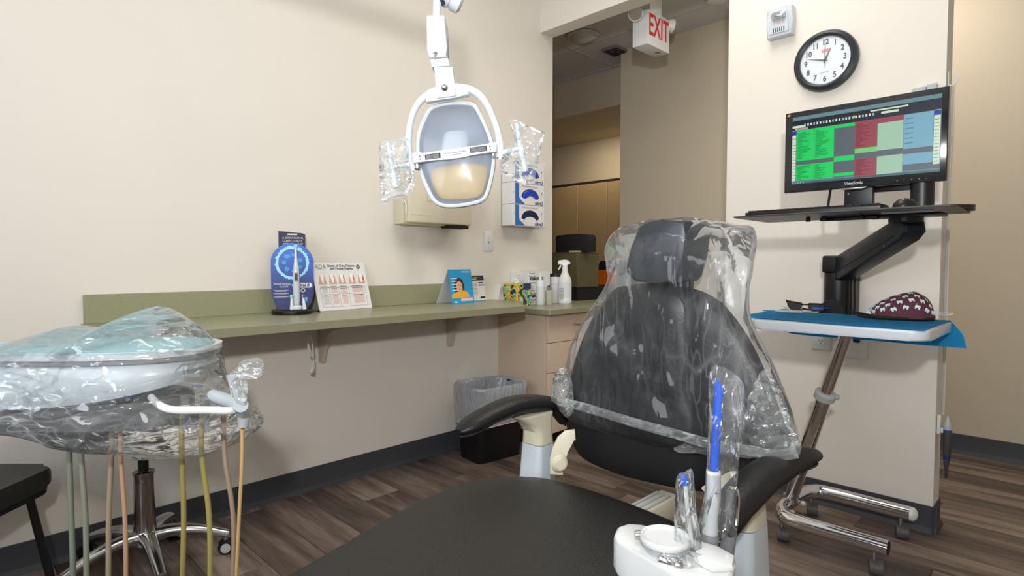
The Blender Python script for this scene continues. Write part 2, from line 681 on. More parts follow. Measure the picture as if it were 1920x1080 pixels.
M['plank'] = plank_material()
floor = struct(box('floor', (-2.6, -1.6, -0.12), (3.9, 5.62, -0.004), M['dark'], smooth=False))
PW, PL = 0.18, 1.22
bm = bmesh.new()
bx(bm, (0, 0, -0.004), (PL - 0.0015, PW - 0.0015, 0), bev=0.0008, seg=1)
me_plank = bpy.data.meshes.new('plank')
bm.to_mesh(me_plank)
bm.free()
me_plank.materials.append(M['plank'])
row = 0
y = -1.5
count = 0
while y < 5.4:
    x = -2.6 - random.random() * PL
    while x < 3.7:
        if (x + PL > -0.1 or y > 4.2) and y > -0.9:
            o = bpy.data.objects.new('plank', me_plank)
            COL.objects.link(o)
            o.parent = floor
            o.location = (x, y, 0)
        x += PL
    y += PW

# ---- walls
struct(box('wall_left', (-0.12, -1.6, 0), (0, 2.99, 3.0), M['wall'], smooth=False))
struct(box('wall_rear', (-0.12, -1.72, 0), (3.9, -1.6, 3.0), M['wall'], smooth=False))
struct(box('wall_right', (3.78, -1.6, 0), (3.9, 4.1, 3.0), M['wall'], smooth=False))
struct(box('wall_back', (1.30, 2.79, 0), (2.165, 2.91, 3.0), M['wall'], smooth=False))
struct(box('trim_1', (0.0, 2.87, 2.556), (1.30, 2.99, 3.0), M['wall'], smooth=False))
struct(box('trim_2', (2.165, 2.87, 2.556), (3.78, 2.99, 3.0), M['wall'], smooth=False))
struct(box('wall_hall', (-0.225, 4.1, 0), (3.9, 4.22, 2.95), M['wall2'], smooth=False))
struct(box('wall_hall_end', (-0.225, 4.22, 0), (-0.105, 5.62, 2.95), M['wall2'], smooth=False))
struct(box('wall_far', (-2.6, 5.5, 0), (-0.225, 5.62, 2.95), M['wall2'], smooth=False))
struct(box('wall_far_left', (-2.72, 2.87, 0), (-2.6, 5.62, 2.95), M['wall2'], smooth=False))
struct(box('wall_hall_left', (-2.6, 2.87, 0), (-0.12, 2.99, 2.95), M['wall2'], smooth=False))
struct(box('trim_3', (-2.6, 4.41, 2.47), (-0.225, 5.5, 2.80), M['wall2'], smooth=False))
struct(box('ceiling', (-0.12, -1.72, 3.0), (3.9, 2.99, 3.1), M['ceil'], smooth=False))

# ---- hall ceiling: lay-in tiles in a metal grid
hc = struct(box('ceiling_hall', (-2.6, 2.99, 2.83), (3.9, 4.41, 2.9), M['ceil'], smooth=False))
xs = [-0.485 + 1.22 * k for k in range(-2, 4)]
ys = [3.789 - 0.61 * 2, 3.789 - 0.61, 3.789, 3.789 + 0.585]
for i in range(len(xs) - 1):
    for j in range(len(ys) - 1):
        y0, y1 = max(ys[j], 2.99), min(ys[j + 1], 4.41)
        box('ceiling_tile', (xs[i] + 0.012, y0 + 0.012, 2.805), (xs[i + 1] - 0.012, y1 - 0.012, 2.822), M['tile'], hc, bev=0.003, seg=1)
for xx in xs:
    box('grid_bar', (xx - 0.012, 2.99, 2.80), (xx + 0.012, 4.41, 2.812), M['tbar'], hc, smooth=False)
for yy in ys[1:]:
    box('grid_bar', (xs[0], yy - 0.012, 2.799), (xs[-1], yy + 0.012, 2.811), M['tbar'], hc, smooth=False)

# ---- baseboards with a toe
def baseboard(name, p0, p1, nrm, h=0.108):
    p0, p1, nrm = Vector(p0), Vector(p1), Vector(nrm)
    prof = [(0, 0), (0.016, 0), (0.015, 0.004), (0.006, 0.016), (0.004, 0.024), (0.004, h - 0.002), (0.002, h), (0, h)]
    d = (p1 - p0)
    fr = Fr(p0, nrm, Z)
    s = 1 if fr.n.dot(d) > 0 else -1
    bm = bmesh.new()
    prism_bm(bm, prof, 0, s * d.length, fr)
    return struct(new_obj(name, bm, M['base'], angle=30))


baseboard('baseboard_left', (0.0, -1.6, 0), (0.0, 2.49, 0), (1, 0, 0))
bb = baseboard('baseboard_back', (1.284, 2.79, 0), (2.181, 2.79, 0), (0, -1, 0))
baseboard('baseboard_back_end', (2.165, 2.774, 0), (2.165, 2.926, 0), (1, 0, 0))
baseboard('baseboard_hall', (-0.2, 4.1, 0), (3.78, 4.1, 0), (0, -1, 0))

# ================================================================== counter along the left wall
CZ = 0.85
ct = thing('wall_countertop', 'long narrow sage green countertop bracketed to the cream wall', 'countertop', (0.25, 1.4, CZ - 0.032))
prism('slab', [(0.0, 0.40), (0.515, 0.40), (0.52, 0.405), (0.52, 2.175), (0.515, 2.18), (0.25, 2.44), (0, 2.44)], CZ - 0.032, CZ, M['lam'], ct, bev=0.0015, seg=1)
box('front_edge', (0.519, 0.405, CZ - 0.031), (0.5212, 2.178, CZ - 0.0012), M['lamedge'], ct, smooth=False)
box('backsplash', (0.0, 0.408, CZ), (0.02, 2.08, 0.955), M['lam'], ct, bev=0.0015, seg=1)
for by in (1.323, 2.095):
    fr = Fr((0, by, 0), (1, 0, 0), (0, 0, 1))
    pr = [(0, 0.602), (0.030, 0.602), (0.040, 0.655), (0.065, 0.705), (0.105, 0.745), (0.15, 0.765), (0.19, 0.769), (0.23, 0.775), (0.262, 0.79), (0.285, 0.803), (0.29, 0.818), (0, 0.818)]
    prism('bracket', pr, -0.012, 0.012, M['brk'], ct, fr=fr, bev=0.003)
    disc('bracket_boss', (0.075, by - 0.012, 0.775), (0, -1, 0), 0.022, 0.004, M['brk'], ct)

# ---- base cabinet with drawers
WZ = 0.81
cb = thing('base_cabinet', 'beige laminate drawer base cabinet standing at the wall opening', 'cabinet', (0.2, 3.0, 0))
box('cabinet_body', (0.0, 2.49, 0.085), (0.385, 3.9, WZ - 0.03), M['cab'], cb, bev=0.001, seg=1)
box('toe_kick', (0.0, 2.50, 0.0), (0.33, 3.9, 0.085), M['dark'], cb, smooth=False)
for (y0, y1) in ((2.494, 3.18), (3.19, 3.88)):
    for (z0, z1) in ((0.615, WZ - 0.034), (0.442, 0.611), (0.269, 0.438), (0.09, 0.265)):
        dr = box('drawer', (0.386, y0, z0), (0.405, y1, z1), M['cab'], cb, bev=0.0015, seg=1)
        ym, zm = y0 + 0.30, (z0 + z1) / 2 + 0.012
        tube('handle', [(0.404, ym - 0.075, zm), (0.43, ym - 0.072, zm), (0.432, ym - 0.06, zm), (0.432, ym + 0.06, zm), (0.43, ym + 0.072, zm), (0.404, ym + 0.075, zm)], 0.0045, M['steel'], dr, seg=8)
wc = thing('return_countertop', 'deeper sage green countertop on the drawer cabinet holding the bottles', 'countertop', (0.23, 3.0, WZ - 0.03))
prism('slab', [(0.0, 2.442), (0.455, 2.442), (0.46, 2.447), (0.46, 3.9), (0, 3.9)], WZ - 0.03, WZ, M['lam'], wc, bev=0.0015, seg=1)
box('front_edge', (0.459, 2.45, WZ - 0.0285), (0.4612, 3.9, WZ - 0.0012), M['lamedge'], wc, smooth=False)
box('end_edge', (0.0, 2.4405, WZ - 0.0285), (0.458, 2.4425, WZ - 0.0012), M['lamedge'], wc, smooth=False)

# ================================================================== back room: tall cabinets
tc_ = thing('tall_cabinet', 'row of tan tall cupboards against the far back room wall', 'cabinet', (-1.2, 5.4, 0))
box('cabinet_body', (-2.595, 5.16, 0.0), (-0.23, 5.495, 1.95), M['cab2'], tc_, smooth=False)
box('top_shadow_strip', (-2.595, 5.15, 1.93), (-0.23, 5.30, 1.955), M['dark'], tc_, smooth=False)  # dark strip painting the shadow gap above the doors
dw = 0.385
xr = U(1138, 400, 1, 5.14)[0]
k = 0
x = xr - dw * 4
while x < -0.25:
    x1 = min(x + dw, -0.235)
    if x < -2.58:
        x += dw
        k += 1
        continue
    d = box('cabinet_door', (x + 0.004, 5.14, 0.1), (x1 - 0.004, 5.158, 1.925), M['cab2'], tc_, bev=0.002, seg=1)
    hx = (x1 - 0.05) if k % 2 == 0 else (x + 0.05)
    if x1 - x > 0.2:
        tube('handle', [(hx, 5.14, 1.02), (hx, 5.115, 1.03), (hx, 5.112, 1.08), (hx, 5.115, 1.13), (hx, 5.14, 1.14)], 0.006, M['steel'], d, seg=8)
    x += dw
    k += 1

# ---- machine on the counter behind the opening
def ctrpt(px, py, X):
    return U(px, py, 0, X)


yE = U(1122, 500, 0, 0.08)[1]
ob = thing('olive_cabinet_unit', 'dark olive boxy unit on a black plinth behind the wall end', 'cabinet', (0.1, 3.5, WZ))
yA = U(1082, 500, 0, 0.08)[1]
box('cabinet_body', (-0.45, yA, 0.902), (0.08, yE, 1.136), M['olive'], ob, bev=0.002, seg=1)
box('top_panel', (-0.452, yA - 0.002, 1.137), (0.082, yE + 0.002, 1.143), M['olive'], ob, smooth=False)
box('plinth', (-0.43, yA + 0.015, WZ), (0.07, yE + 0.08, 0.902), M['blackm'], ob, smooth=False)
box('corner_block', (0.01, yA + 0.0, 1.143), (0.075, yA + 0.05, 1.155), M['cab2'], ob, smooth=False)
yB = yA + 0.055
pb = U(1041, 470, 1, yB)[0]
pe = U(1106, 470, 1, yB)[0]
bt = U(1077, 439, 1, yB)[2]
bb_ = thing('black_printer', 'black rounded machine on top of the olive unit', 'machine', ((pb + pe) / 2, yB + 0.05, 1.144))
prism('body', [(pb + 0.005, 1.1435), (pe - 0.005, 1.1435), (pe, 1.151), (pe, bt - 0.025), (pe - 0.012, bt - 0.006), ((pb + pe) / 2 + .05, bt), ((pb + pe) / 2 - .03, bt), (pb + 0.012, bt - 0.004), (pb, bt - 0.012), (pb, 1.151)], -0.07, 0.0, M['blackm'], bb_, fr=Fr((0, yB, 0), (1, 0, 0), (0, 0, 1)), bev=0.006)
box('lid_line', (pb + 0.02, yB - 0.0015, bt - 0.045), (pe - 0.02, yB, bt - 0.042), M['dark'], bb_, smooth=False)
# orange box and black case beyond it, on the same counter run
p = U(1130, 530, 1, 3.82)
sh = thing('hall_shelf_case', 'black open-topped case beyond the olive unit', 'case', (p[0] + 0.1, 3.9, WZ))
x0 = U(1122, 500, 1, 3.95)[0]
prism('case_body', [(x0, WZ), (x0, 1.06), (x0 + 0.02, 1.088), (x0 + 0.40, 1.088), (x0 + 0.40, WZ)], -0.12, 0, M['blackm'], sh, fr=Fr((0, 3.95, 0), (1, 0, 0), (0, 0, 1)), bev=0.004)
box('case_stand', (x0 - 0.3, 3.93, 0), (x0 + 0.5, 4.08, WZ), M['blackm'], sh, smooth=False)
xo = U(1121, 520, 1, 3.72)[0]
xo2 = U(1139.5, 520, 1, 3.72)[0]
zt, zb = U(1130, 507, 1, 3.72)[2], U(1130, 534, 1, 3.72)[2]
obx = thing('orange_box', 'small orange box in front of the black case', 'box', ((xo + xo2) / 2, 3.8, zb))
box('box_body', (xo, 3.72, zb), (xo2, 3.84, zt), M['orange'], obx, bev=0.002, seg=1)
box('box_lid', (xo - 0.002, 3.718, zt - 0.012), (xo2 + 0.002, 3.842, zt + 0.002), M['orange'], obx, bev=0.001, seg=1)
tag(box('box_riser', (xo - 0.03, 3.70, WZ), (xo2 + 0.12, 3.92, zb), M['blackm'], bev=0.004), 'low black riser carrying the small orange box', 'riser')

# ================================================================== things on the left wall
WL = lambda px, py, x=0.0: U(px, py, 0, x)
# frames on the left wall face the room: right = +Y, up = Z, out = +X
def LW(x, y, z):
    return Fr((x, y, z), (0, 1, 0), (0, 0, 1))


# light switch
sw = thing('light_switch', 'white single toggle light switch plate on the cream wall', 'switch', (0.0, 2.405, 1.2))
f = LW(0, 2.405, 1.2)
box('plate', (-0.036, -0.059, 0.0), (0.036, 0.059, 0.006), M['white'], sw, fr=f, bev=0.003)
box('toggle_recess', (-0.006, -0.013, 0.006), (0.006, 0.013, 0.0075), M['lgrey'], sw, fr=f)
box('toggle', (-0.004, -0.004, 0.006), (0.004, 0.009, 0.016), M['white'], sw, fr=f, bev=0.001)
for s in (-1, 1):
    disc('screw', f.p(0, 0.03 * s, 0.006), (1, 0, 0), 0.0028, 0.001, M['lgrey'], sw, seg=10)

# beige sharps cabinet
sc_ = thing('sharps_cabinet', 'beige wall-mounted sharps disposal cabinet partly behind the lamp head', 'dispenser', (0, 1.95, 1.27))
f = LW(0, 1.95, 1.27)
box('back_body', (-0.213, 0.0, 0), (0.18, 0.31, 0.085), M['beige'], sc_, fr=f, bev=0.004)
fd = box('front_door', (-0.205, 0.006, 0.086), (0.215, 0.315, 0.128), M['beige'], sc_, fr=f, bev=0.008, seg=3)
box('raised_panel', (-0.195, 0.045, 0.128), (-0.07, 0.052, 0.1295), M['beige'], fd, fr=f, bev=0.0005, seg=1)
prism('label_frame', rrect(0.17, 0.13, 0.012, cx=-0.005, cy=0.185), 0.128, 0.131, M['beige'], fd, fr=f, bev=0.001, seg=1)
prism('hazard_label', rrect(0.145, 0.105, 0.01, cx=-0.005, cy=0.185), 0.131, 0.1318, mat('dusty_red', (176, 84, 84), 0.5), fd, fr=f)
tube('door_clip', [f.p(-0.212, 0.10, 0.085), f.p(-0.216, 0.115, 0.105), f.p(-0.216, 0.09, 0.12), f.p(-0.214, 0.045, 0.115)], 0.0035, M['white'], sc_, seg=6)
box('bottom_tray', (0.06, -0.012, 0.05), (0.20, 0.004, 0.12), M['dark'], sc_, fr=f, bev=0.002, seg=1)

# glove boxes in a clear wall holder
gy0, gy1 = 2.52, 2.80
gz0 = 1.302
gh = 0.128
gx = 0.095
f = Fr((0, 2.66, gz0), (0, 1, 0), (0, 0, 1))
gholder = thing('glove_box_holder', 'clear acrylic wall rack carrying three glove boxes beside the wall end', 'rack', (0, 2.66, gz0))
clear = mat('clear_acrylic', (235, 240, 240), 0.08, alpha=0.16)
box('back_plate', (-0.15, -0.01, 0.0), (0.195, 0.43, 0.003), clear, gholder, fr=f, bev=0.001, seg=1)
box('bottom_ledge', (-0.15, -0.010, 0.003), (0.15, -0.006, 0.10), clear, gholder, fr=f, smooth=False)
box('side_rail', (0.146, -0.006, 0.003), (0.15, 0.40, 0.10), clear, gholder, fr=f, smooth=False)
for k in range(3):
    f2 = Fr((0.006, 2.66, gz0 + k * (gh + 0.002) - 0.004), (0, 1, 0), (0, 0, 1))
    pos = ('lowest', 'middle', 'topmost')[k]
    g = thing('glove_box', 'white and blue upside-down glove box, %s of the wall rack stack' % pos, 'box', tuple(f2.p(0, 0, 0)), group='glove boxes in the wall rack')
    box('carton', (-0.145, 0, 0), (0.143, gh, 0.088), M['paper'], g, fr=f2, bev=0.001, seg=1)
    f3 = Fr(f2.p(0, 0, 0.088), f2.r, f2.u)
    # blue stripe with a flared foot
    blu = mat('stripe_blue', (48, 108, 176), 0.5)
    prism('blue_stripe', [(-0.118, 0.002), (-0.03, 0.002), (-0.075, 0.03), (-0.085, 0.045), (-0.085, gh - 0.002), (-0.118, gh - 0.002)], 0.0002, 0.0008, blu, g, fr=f3)
    # kidney-shaped opening
    kid = []
    for q in range(13):
        a = PI * (1 - q / 12)
        kid.append((0.015 + 0.078 * math.cos(a), 0.045 + 0.052 * math.sin(a)))
    for q in range(9):
        a = PI * (q / 8)
        kid.append((0.015 + 0.052 * math.cos(a), 0.036 + 0.022 * math.sin(a)))
    prism('opening', kid, 0.0002, 0.0012, mat('navy_gloves', (10, 26, 66), 0.5), g, fr=f3)
    if k >= 1:
        kb = [(x * 0.93 + 0.002, y * 0.95 + 0.001) for x, y in kid]
        pillow('glove', [f3.p(x, y, 0.002) for x, y in kb], (1, 0, 0), 0.006, 0.0, mat('blue_nitrile', (16, 60, 190), 0.4), g, n=40, rings=6, wr=0.003, ws=30, sm=False, backface=False)
    nv = mat('navy_print', (34, 52, 120), 0.5)
    text('brand_print', 'ultra3', 0.032, f3, 0.095, 0.014, nv, g, bold=0.0006)
    text('quantity_print', 'NITRILE EXAMINATION', 0.0135, f3, 0.01, gh - 0.016, M['gink'], g, rot=PI)
    text('side_mark', 'M', 0.012, Fr(f3.p(-0.132, 0.07, 0), f3.u, -f3.r), 0, 0, nv, g)
    rects = [(0.118, 0.045, 0.1195, 0.085, nv), (0.115, 0.078, 0.123, 0.086, nv)]
    quads('icon_print', f3, rects, g)

# power cord hanging from the underside of the counter
cd_ = thing('charger_cord', 'white coiled power cord with a two-pin plug hanging under the countertop', 'cord', tuple(U(581, 620, 0, 0.15)))
X = 0.15
def cp(px, py, dx=0.0):
    return U(px, py, 0, X + dx)
tube('cord', spline([cp(590, 618), cp(580, 626), cp(577, 640), cp(579, 660), cp(583, 668), cp(587, 664), cp(585, 640), cp(581, 628, .01), cp(578, 640, .01), cp(581, 656, .01), cp(585, 668, .012), cp(588, 674), cp(588, 684), cp(586, 690)], 5), 0.0028, M['white'], cd_, seg=6)
a, b = cp(587, 686), cp(583, 698)
tube('plug', [a, a.lerp(b, 0.4), b], [0.004, 0.009, 0.011], M['white'], cd_, seg=8)
d = (b - a).normalized()
sd = Vector((0, 1, 0))
for s in (-1, 1):
    box('pin', (-0.0012, -0.0022, 0), (0.0012, 0.0022, 0.014), M['steel'], cd_, fr=Fr(b + sd * (0.0055 * s), sd, sd.cross(d)), smooth=False)

# ================================================================== things on the counter
# --- brush display: black disc stand with tall blue header card
pc = U(552, 583, 2, CZ)
pc = Vector((0.125, pc[1] + 0.0, CZ))
pc = Vector((0.13, 1.13, CZ))
px0 = U(513, 588, 2, CZ)
disp = thing('toothbrush_display', 'tall rounded blue display card on a black disc stand', 'display', tuple(pc))
vd = (CAM - pc)
vd.z = 0
vd = vd.normalized()
rr = Z.cross(vd).normalized()
R0 = (36.5 / FPX) * (pc - CAM).dot(FH)
lathe('stand_base', [(R0, 0), (R0 + 0.001, 0.002), (R0 + 0.001, 0.016), (R0 - 0.002, 0.019), (R0 - 0.006, 0.0195), (0, 0.0195)], pc, M['black'], disp, seg=48)
lathe('stand_top', [(R0 - 0.01, 0.0196), (R0 - 0.012, 0.021), (0, 0.021)], pc, mat('glossy_black', (12, 12, 16), 0.12), disp, seg=48)
dfr = Fr(pc + vd * -0.025 + Z * 0.0, rr, Z)
# card outline from the photo, in the card's own plane
def onfr(px, py, fr):
    d = ray(px, py)
    t = (fr.o - CAM).dot(fr.n) / d.dot(fr.n)
    q = CAM + d * t - fr.o
    return q.dot(fr.r), q.dot(fr.u)


w2 = (585 - 511) / 2 / FPX * (pc - CAM).dot(FW) * 1.02
cx, _ = onfr(548.5, 520, dfr)
top = onfr(548, 456, dfr)[1]
out = []
for q in range(25):
    a = PI * q / 24
    out.append((cx + w2 * math.cos(a), top - w2 * 0.93 + w2 * 0.93 * math.sin(a)))
out += [(cx - w2 * 1.0, 0.085), (cx - w2 * 0.8, 0.03), (cx - w2 * 0.6, 0.018), (cx + w2 * 0.6, 0.018), (cx + w2 * 0.85, 0.04), (cx + w2, 0.085)]


def display_card_mat():
    m = mat('blue_display_print', (12, 60, 180), 0.38)
    N, L = m.node_tree.nodes, m.node_tree.links
    b = N['Principled BSDF']
    tc = N.new('ShaderNodeTexCoord')
    sep = N.new('ShaderNodeSeparateXYZ')
    L.new(tc.outputs['Generated'], sep.inputs[0])
    cr = N.new('ShaderNodeValToRGB')
    e = cr.color_ramp.elements
    e[0].position, e[0].color = 0.25, lin((4, 30, 100))
    e[1].position, e[1].color = 0.85, lin((0, 88, 196))
    L.new(sep.outputs['Z'], cr.inputs[0])
    L.new(cr.outputs[0], b.inputs['Base Color'])
    return m


card = prism('header_card', out, -0.003, 0.0, display_card_mat(), disp, fr=dfr)
lb = mat('light_blue_print', (150, 220, 250), 0.4)
mb = mat('mid_blue_print', (40, 150, 225), 0.4)
ccy = top - w2 * 0.98
# splash ring
bm = bmesh.new()
random.seed(3)
nn = 90
o1, o2 = [], []
for q in range(nn):
    a = 2 * PI * q / nn
    r_in = w2 * (0.64 + 0.03 * random.random())
    r_out = w2 * (0.75 + 0.08 * random.random())
    o1.append(bm.verts.new(dfr.p(cx + r_in * math.cos(a), ccy + r_in * math.sin(a) * 1.05, 0.0007)))
    o2.append(bm.verts.new(dfr.p(cx + r_out * math.cos(a), ccy + r_out * math.sin(a) * 1.05, 0.0007)))
for q in range(nn):
    bm.faces.new([o1[q], o1[(q + 1) % nn], o2[(q + 1) % nn], o2[q]])
new_obj('splash_ring_print', bm, lb, card)
bm = bmesh.new()
for q in range(7):
    a = 2 * PI * q / 7 + 0.4
    rr_ = w2 * 0.4
    c0 = (cx + rr_ * math.cos(a), ccy + rr_ * math.sin(a))
    sh_ = [bm.verts.new(dfr.p(c0[0] + w2 * 0.15 * math.cos(a2 + a) * (0.7 + .5 * random.random()), c0[1] + w2 * 0.12 * math.sin(a2 + a) * (0.7 + .5 * random.random()), 0.0006)) for a2 in (0, 1.2, 2.4, 3.9, 5)]
    bm.faces.new(sh_)
new_obj('shard_print', bm, mb, card)
wp = M['paper']
text('slogan_print', 'SENSATIONAL', 0.0115, dfr, cx - w2 * 0.47, 0.128, wp, card)
text('slogan_print', 'CLEAN', 0.0115, dfr, cx - w2 * 0.42, 0.117, wp, card)
for q in range(3):
    quads('copy_print', dfr, [(cx - w2 * 0.9, 0.100 - q * 0.014, cx - w2 * 0.2, 0.1015 - q * 0.014, wp), (cx - w2 * 0.8, 0.096 - q * 0.014, cx - w2 * 0.3, 0.0972 - q * 0.014, wp)], card)
prism('logo_badge', rrect(w2 * 0.95, 0.021, 0.010, cx=cx + w2 * 0.45, cy=0.122), 0.0003, 0.0010, wp, card, fr=dfr)
text('logo_print', 'Oral B', 0.018, dfr, cx + w2 * 0.50, 0.122, mat('logo_blue', (20, 50, 150), 0.5), card, z=0.0014, shear=0.2, bold=0.0006)
text('model_print', 'iO', 0.026, dfr, cx + w2 * 0.45, 0.099, wp, card, bold=0.0004)
prism('square_icon', rrect(0.012, 0.02, 0.002, cx=cx + w2 * 0.62, cy=0.06), 0.0003, 0.0008, mb, card, fr=dfr)
quads('icon_print', dfr, [(cx + w2 * .58, 0.061, cx + w2 * .66, 0.068, wp)], card, z=0.001)

# leaflets behind the card
lf = Fr(dfr.p(0, 0, -0.03), rr, Z)
lx0, _ = onfr(522, 470, lf)
lx1, lt = onfr(571, 438, lf)
_, lt0 = onfr(540, 433, lf)
navy = mat('navy_leaflet', (22, 30, 66), 0.5)
hold = thing('leaflet_pack', 'dark navy leaflets standing behind the blue display card', 'leaflets', tuple(lf.p(cx, 0)))
for q in range(4):
    prism('leaflet', [(lx0 + q * 0.002, 0.0), (lx1 - 0.003 + q * 0.001, 0.0), (lx1 + q * 0.001, lt - 0.004), (lx1 - 0.012, lt + 0.002), (lx0 + q * 0.002, lt0 - q * 0.001)], -0.012 + q * 0.003, -0.0105 + q * 0.003, navy if q else mat('grey_blue_leaflet', (90, 110, 140), 0.5), hold, fr=lf)
l0 = lf.p(0, 0, 0)
lf2 = Fr(lf.p(0, 0, -0.0008), rr, Z)
lxm = (lx0 + lx1) / 2 + 0.006
text('leaflet_print', 'A SENSATIONAL', 0.0118, lf2, lxm, lt - 0.020, wp, hold)
text('leaflet_print', 'CLEAN STARTS', 0.0118, lf2, lxm - 0.003, lt - 0.033, wp, hold)
text('leaflet_print', 'WITH Oral B iO', 0.0118, lf2, lxm, lt - 0.046, wp, hold)
quads('white_flap_print', lf2, [(lxm - 0.022, lt - 0.0075, lxm + 0.018, lt - 0.001, wp)], hold)

# toothbrush and two heads standing on the stand
ofr = Fr(pc + vd * 0.015 + Z * 0.0212, rr, Z)
bx_, _ = onfr(556, 570, ofr)
tb = thing('electric_toothbrush', 'white electric toothbrush upright on the black disc stand', 'toothbrush', tuple(ofr.p(bx_, 0)))
o0 = ofr.p(bx_, 0)
_, bt_ = onfr(558, 456, ofr)
k_ = bt_ / 0.232
lathe('charger_base', [(0.024, 0), (0.025, 0.003), (0.024, 0.012), (0.016, 0.017), (0, 0.018)], o0, M['white'], tb, seg=24)
lathe('handle', [(0.0125, 0.015 * k_), (0.0145, 0.03 * k_), (0.0135, 0.09 * k_), (0.0135, 0.135 * k_), (0.011, 0.150 * k_), (0.0095, 0.152 * k_)], o0, M['whiteg'], tb, seg=24)
lathe('neck', [(0.0092, 0.152 * k_), (0.0085, 0.158 * k_), (0.0052, 0.185 * k_), (0.0045, 0.215 * k_), (0.0048, 0.224 * k_), (0, 0.228 * k_)], o0, M['white'], tb, seg=16)
hd = lathe('brush_head', [(0.0075, 0), (0.0082, 0.002), (0.0082, 0.006), (0, 0.007)], o0 + Z * (0.222 * k_) + vd * 0.002, M['white'], tb, ax=vd, seg=16)
lathe('bristles', [(0.0072, 0), (0.0075, 0.006), (0, 0.0062)], o0 + Z * (0.222 * k_) + vd * 0.009, mat('pale_blue_bristles', (140, 205, 225), 0.7), hd, ax=vd, seg=14)
prism('display_window', rrect(0.012, 0.042, 0.006, cy=0.113 * k_), 0.0125, 0.0142, M['black'], tb, fr=Fr(o0, rr, Z), bev=0.0004, seg=1)
for zz in (0.1275, 0.099):
    disc('button', o0 + Z * (zz * k_) + vd * 0.0142, vd, 0.0035, 0.0008, M['lgrey'], tb, seg=12)
for (px, lab, bc) in ((547, 'small spare brush head with teal bristles in front of the toothbrush', (110, 200, 205)), (571, 'small spare brush head with dark blue bristles beside the toothbrush', (50, 90, 190))):
    q, _ = onfr(px, 575, ofr)
    o1_ = ofr.p(q, 0, 0.016)
    s = thing('brush_head', lab, 'brush head', tuple(o1_))
    lean = (rr * (0.10 if px > 560 else 0.0) * -1 + Z).normalized()
    lathe('sleeve', [(0.0085, 0), (0.0085, 0.003), (0.0065, 0.02), (0.0048, 0.045), (0.0045, 0.055), (0, 0.058)], o1_, M['white'], s, ax=lean, seg=14)
    hh = lathe('head_disc', [(0.0068, 0), (0.0072, 0.004), (0, 0.005)], o1_ + lean * 0.056 - vd * 0.001, M['white'], s, ax=(vd + rr * (0.6 if px > 560 else -0.2)).normalized(), seg=14)
    lathe('bristle_tuft', [(0.006, 0), (0.006, 0.0055), (0, 0.0057)], o1_ + lean * 0.056 + vd * 0.004 + rr * (0.002 if px > 560 else -0.001), mat('bristles_%d' % px, bc, 0.7), hh, ax=(vd + rr * (0.6 if px > 560 else -0.2)).normalized(), seg=12)
dc = tag(tube('display_cord', spline([pc + rr * (R0 + 0.002) + Z * 0.008, pc + rr * (R0 + 0.02) + Z * 0.008 - vd * 0.01, pc + rr * (R0 + 0.03) - vd * 0.035 + Z * 0.004, Vector((0.035, pc.y + 0.17, CZ + 0.004))], 5), 0.0035, M['black'], seg=6), 'short black cord leaving the black disc stand', 'cord')

# --- gum chart leaning on the backsplash
A = Vector((0.125, 0, CZ + 0.001))
A.y = U(600, 583, 2, CZ)[1] + 0.0
c0 = U(600, 583, 0, 0.115)
c1 = U(702, 577, 0, 0.105)
c0 = Vector((0.115, c0.y, CZ + 0.001))
c1 = Vector((0.085, c1.y, CZ + 0.001))
rgt = (c1 - c0).normalized()
nrm0 = rgt.cross(Z)
upv = (Z * 1.0 - nrm0 * 0.30).normalized()
chf = Fr(c0, rgt, upv)
W_ = (c1 - c0).length
ct0 = onfr(593, 493, chf)
ct1 = onfr(699, 491, chf)
H_ = (ct0[1] + ct1[1]) / 2
ch = thing('gum_disease_chart', 'white printed gum disease chart propped against the green backsplash', 'chart', tuple(c0.lerp(c1, .5)))
board = box('board', (-0.002, 0, -0.003), (W_ + 0.002, H_, 0), M['paper'], ch, fr=chf, bev=0.0008, seg=1)
tg = mat('chart_text', (60, 64, 66), 0.6)
gg = mat('chart_green', (90, 150, 110), 0.6)
pk = mat('gum_pink', (200, 164, 148), 0.6)
tt = mat('tooth_ivory', (240, 238, 232), 0.5)
text('title_print', 'Stages of Gum Disease', W_ * 0.056, chf, W_ * 0.54, H_ * 0.925, tg, board, bold=0.0003)
text('title_print', 'and Pocket Depths', W_ * 0.056, chf, W_ * 0.54, H_ * 0.865, tg, board, bold=0.0003)
text('logo_print', 'ADA', W_ * 0.095, chf, W_ * 0.15, H_ * 0.905, gg, board)
quads('logo_line_print', chf, [(W_ * 0.07, H_ * 0.855, W_ * 0.23, H_ * 0.862, gg)], board)
lathe('emblem_print', [(W_ * 0.038, 0), (W_ * 0.038, 0.0004), (0, 0.0004)], chf.p(W_ * 0.87, H_ * 0.90, 0.0002), tg, board, ax=chf.n, seg=20)
quads('emblem_detail_print', chf, [(W_ * (0.847 + .018 * q), H_ * 0.875, W_ * (0.853 + .018 * q), H_ * 0.925, wp) for q in range(3)], board, z=0.0009)
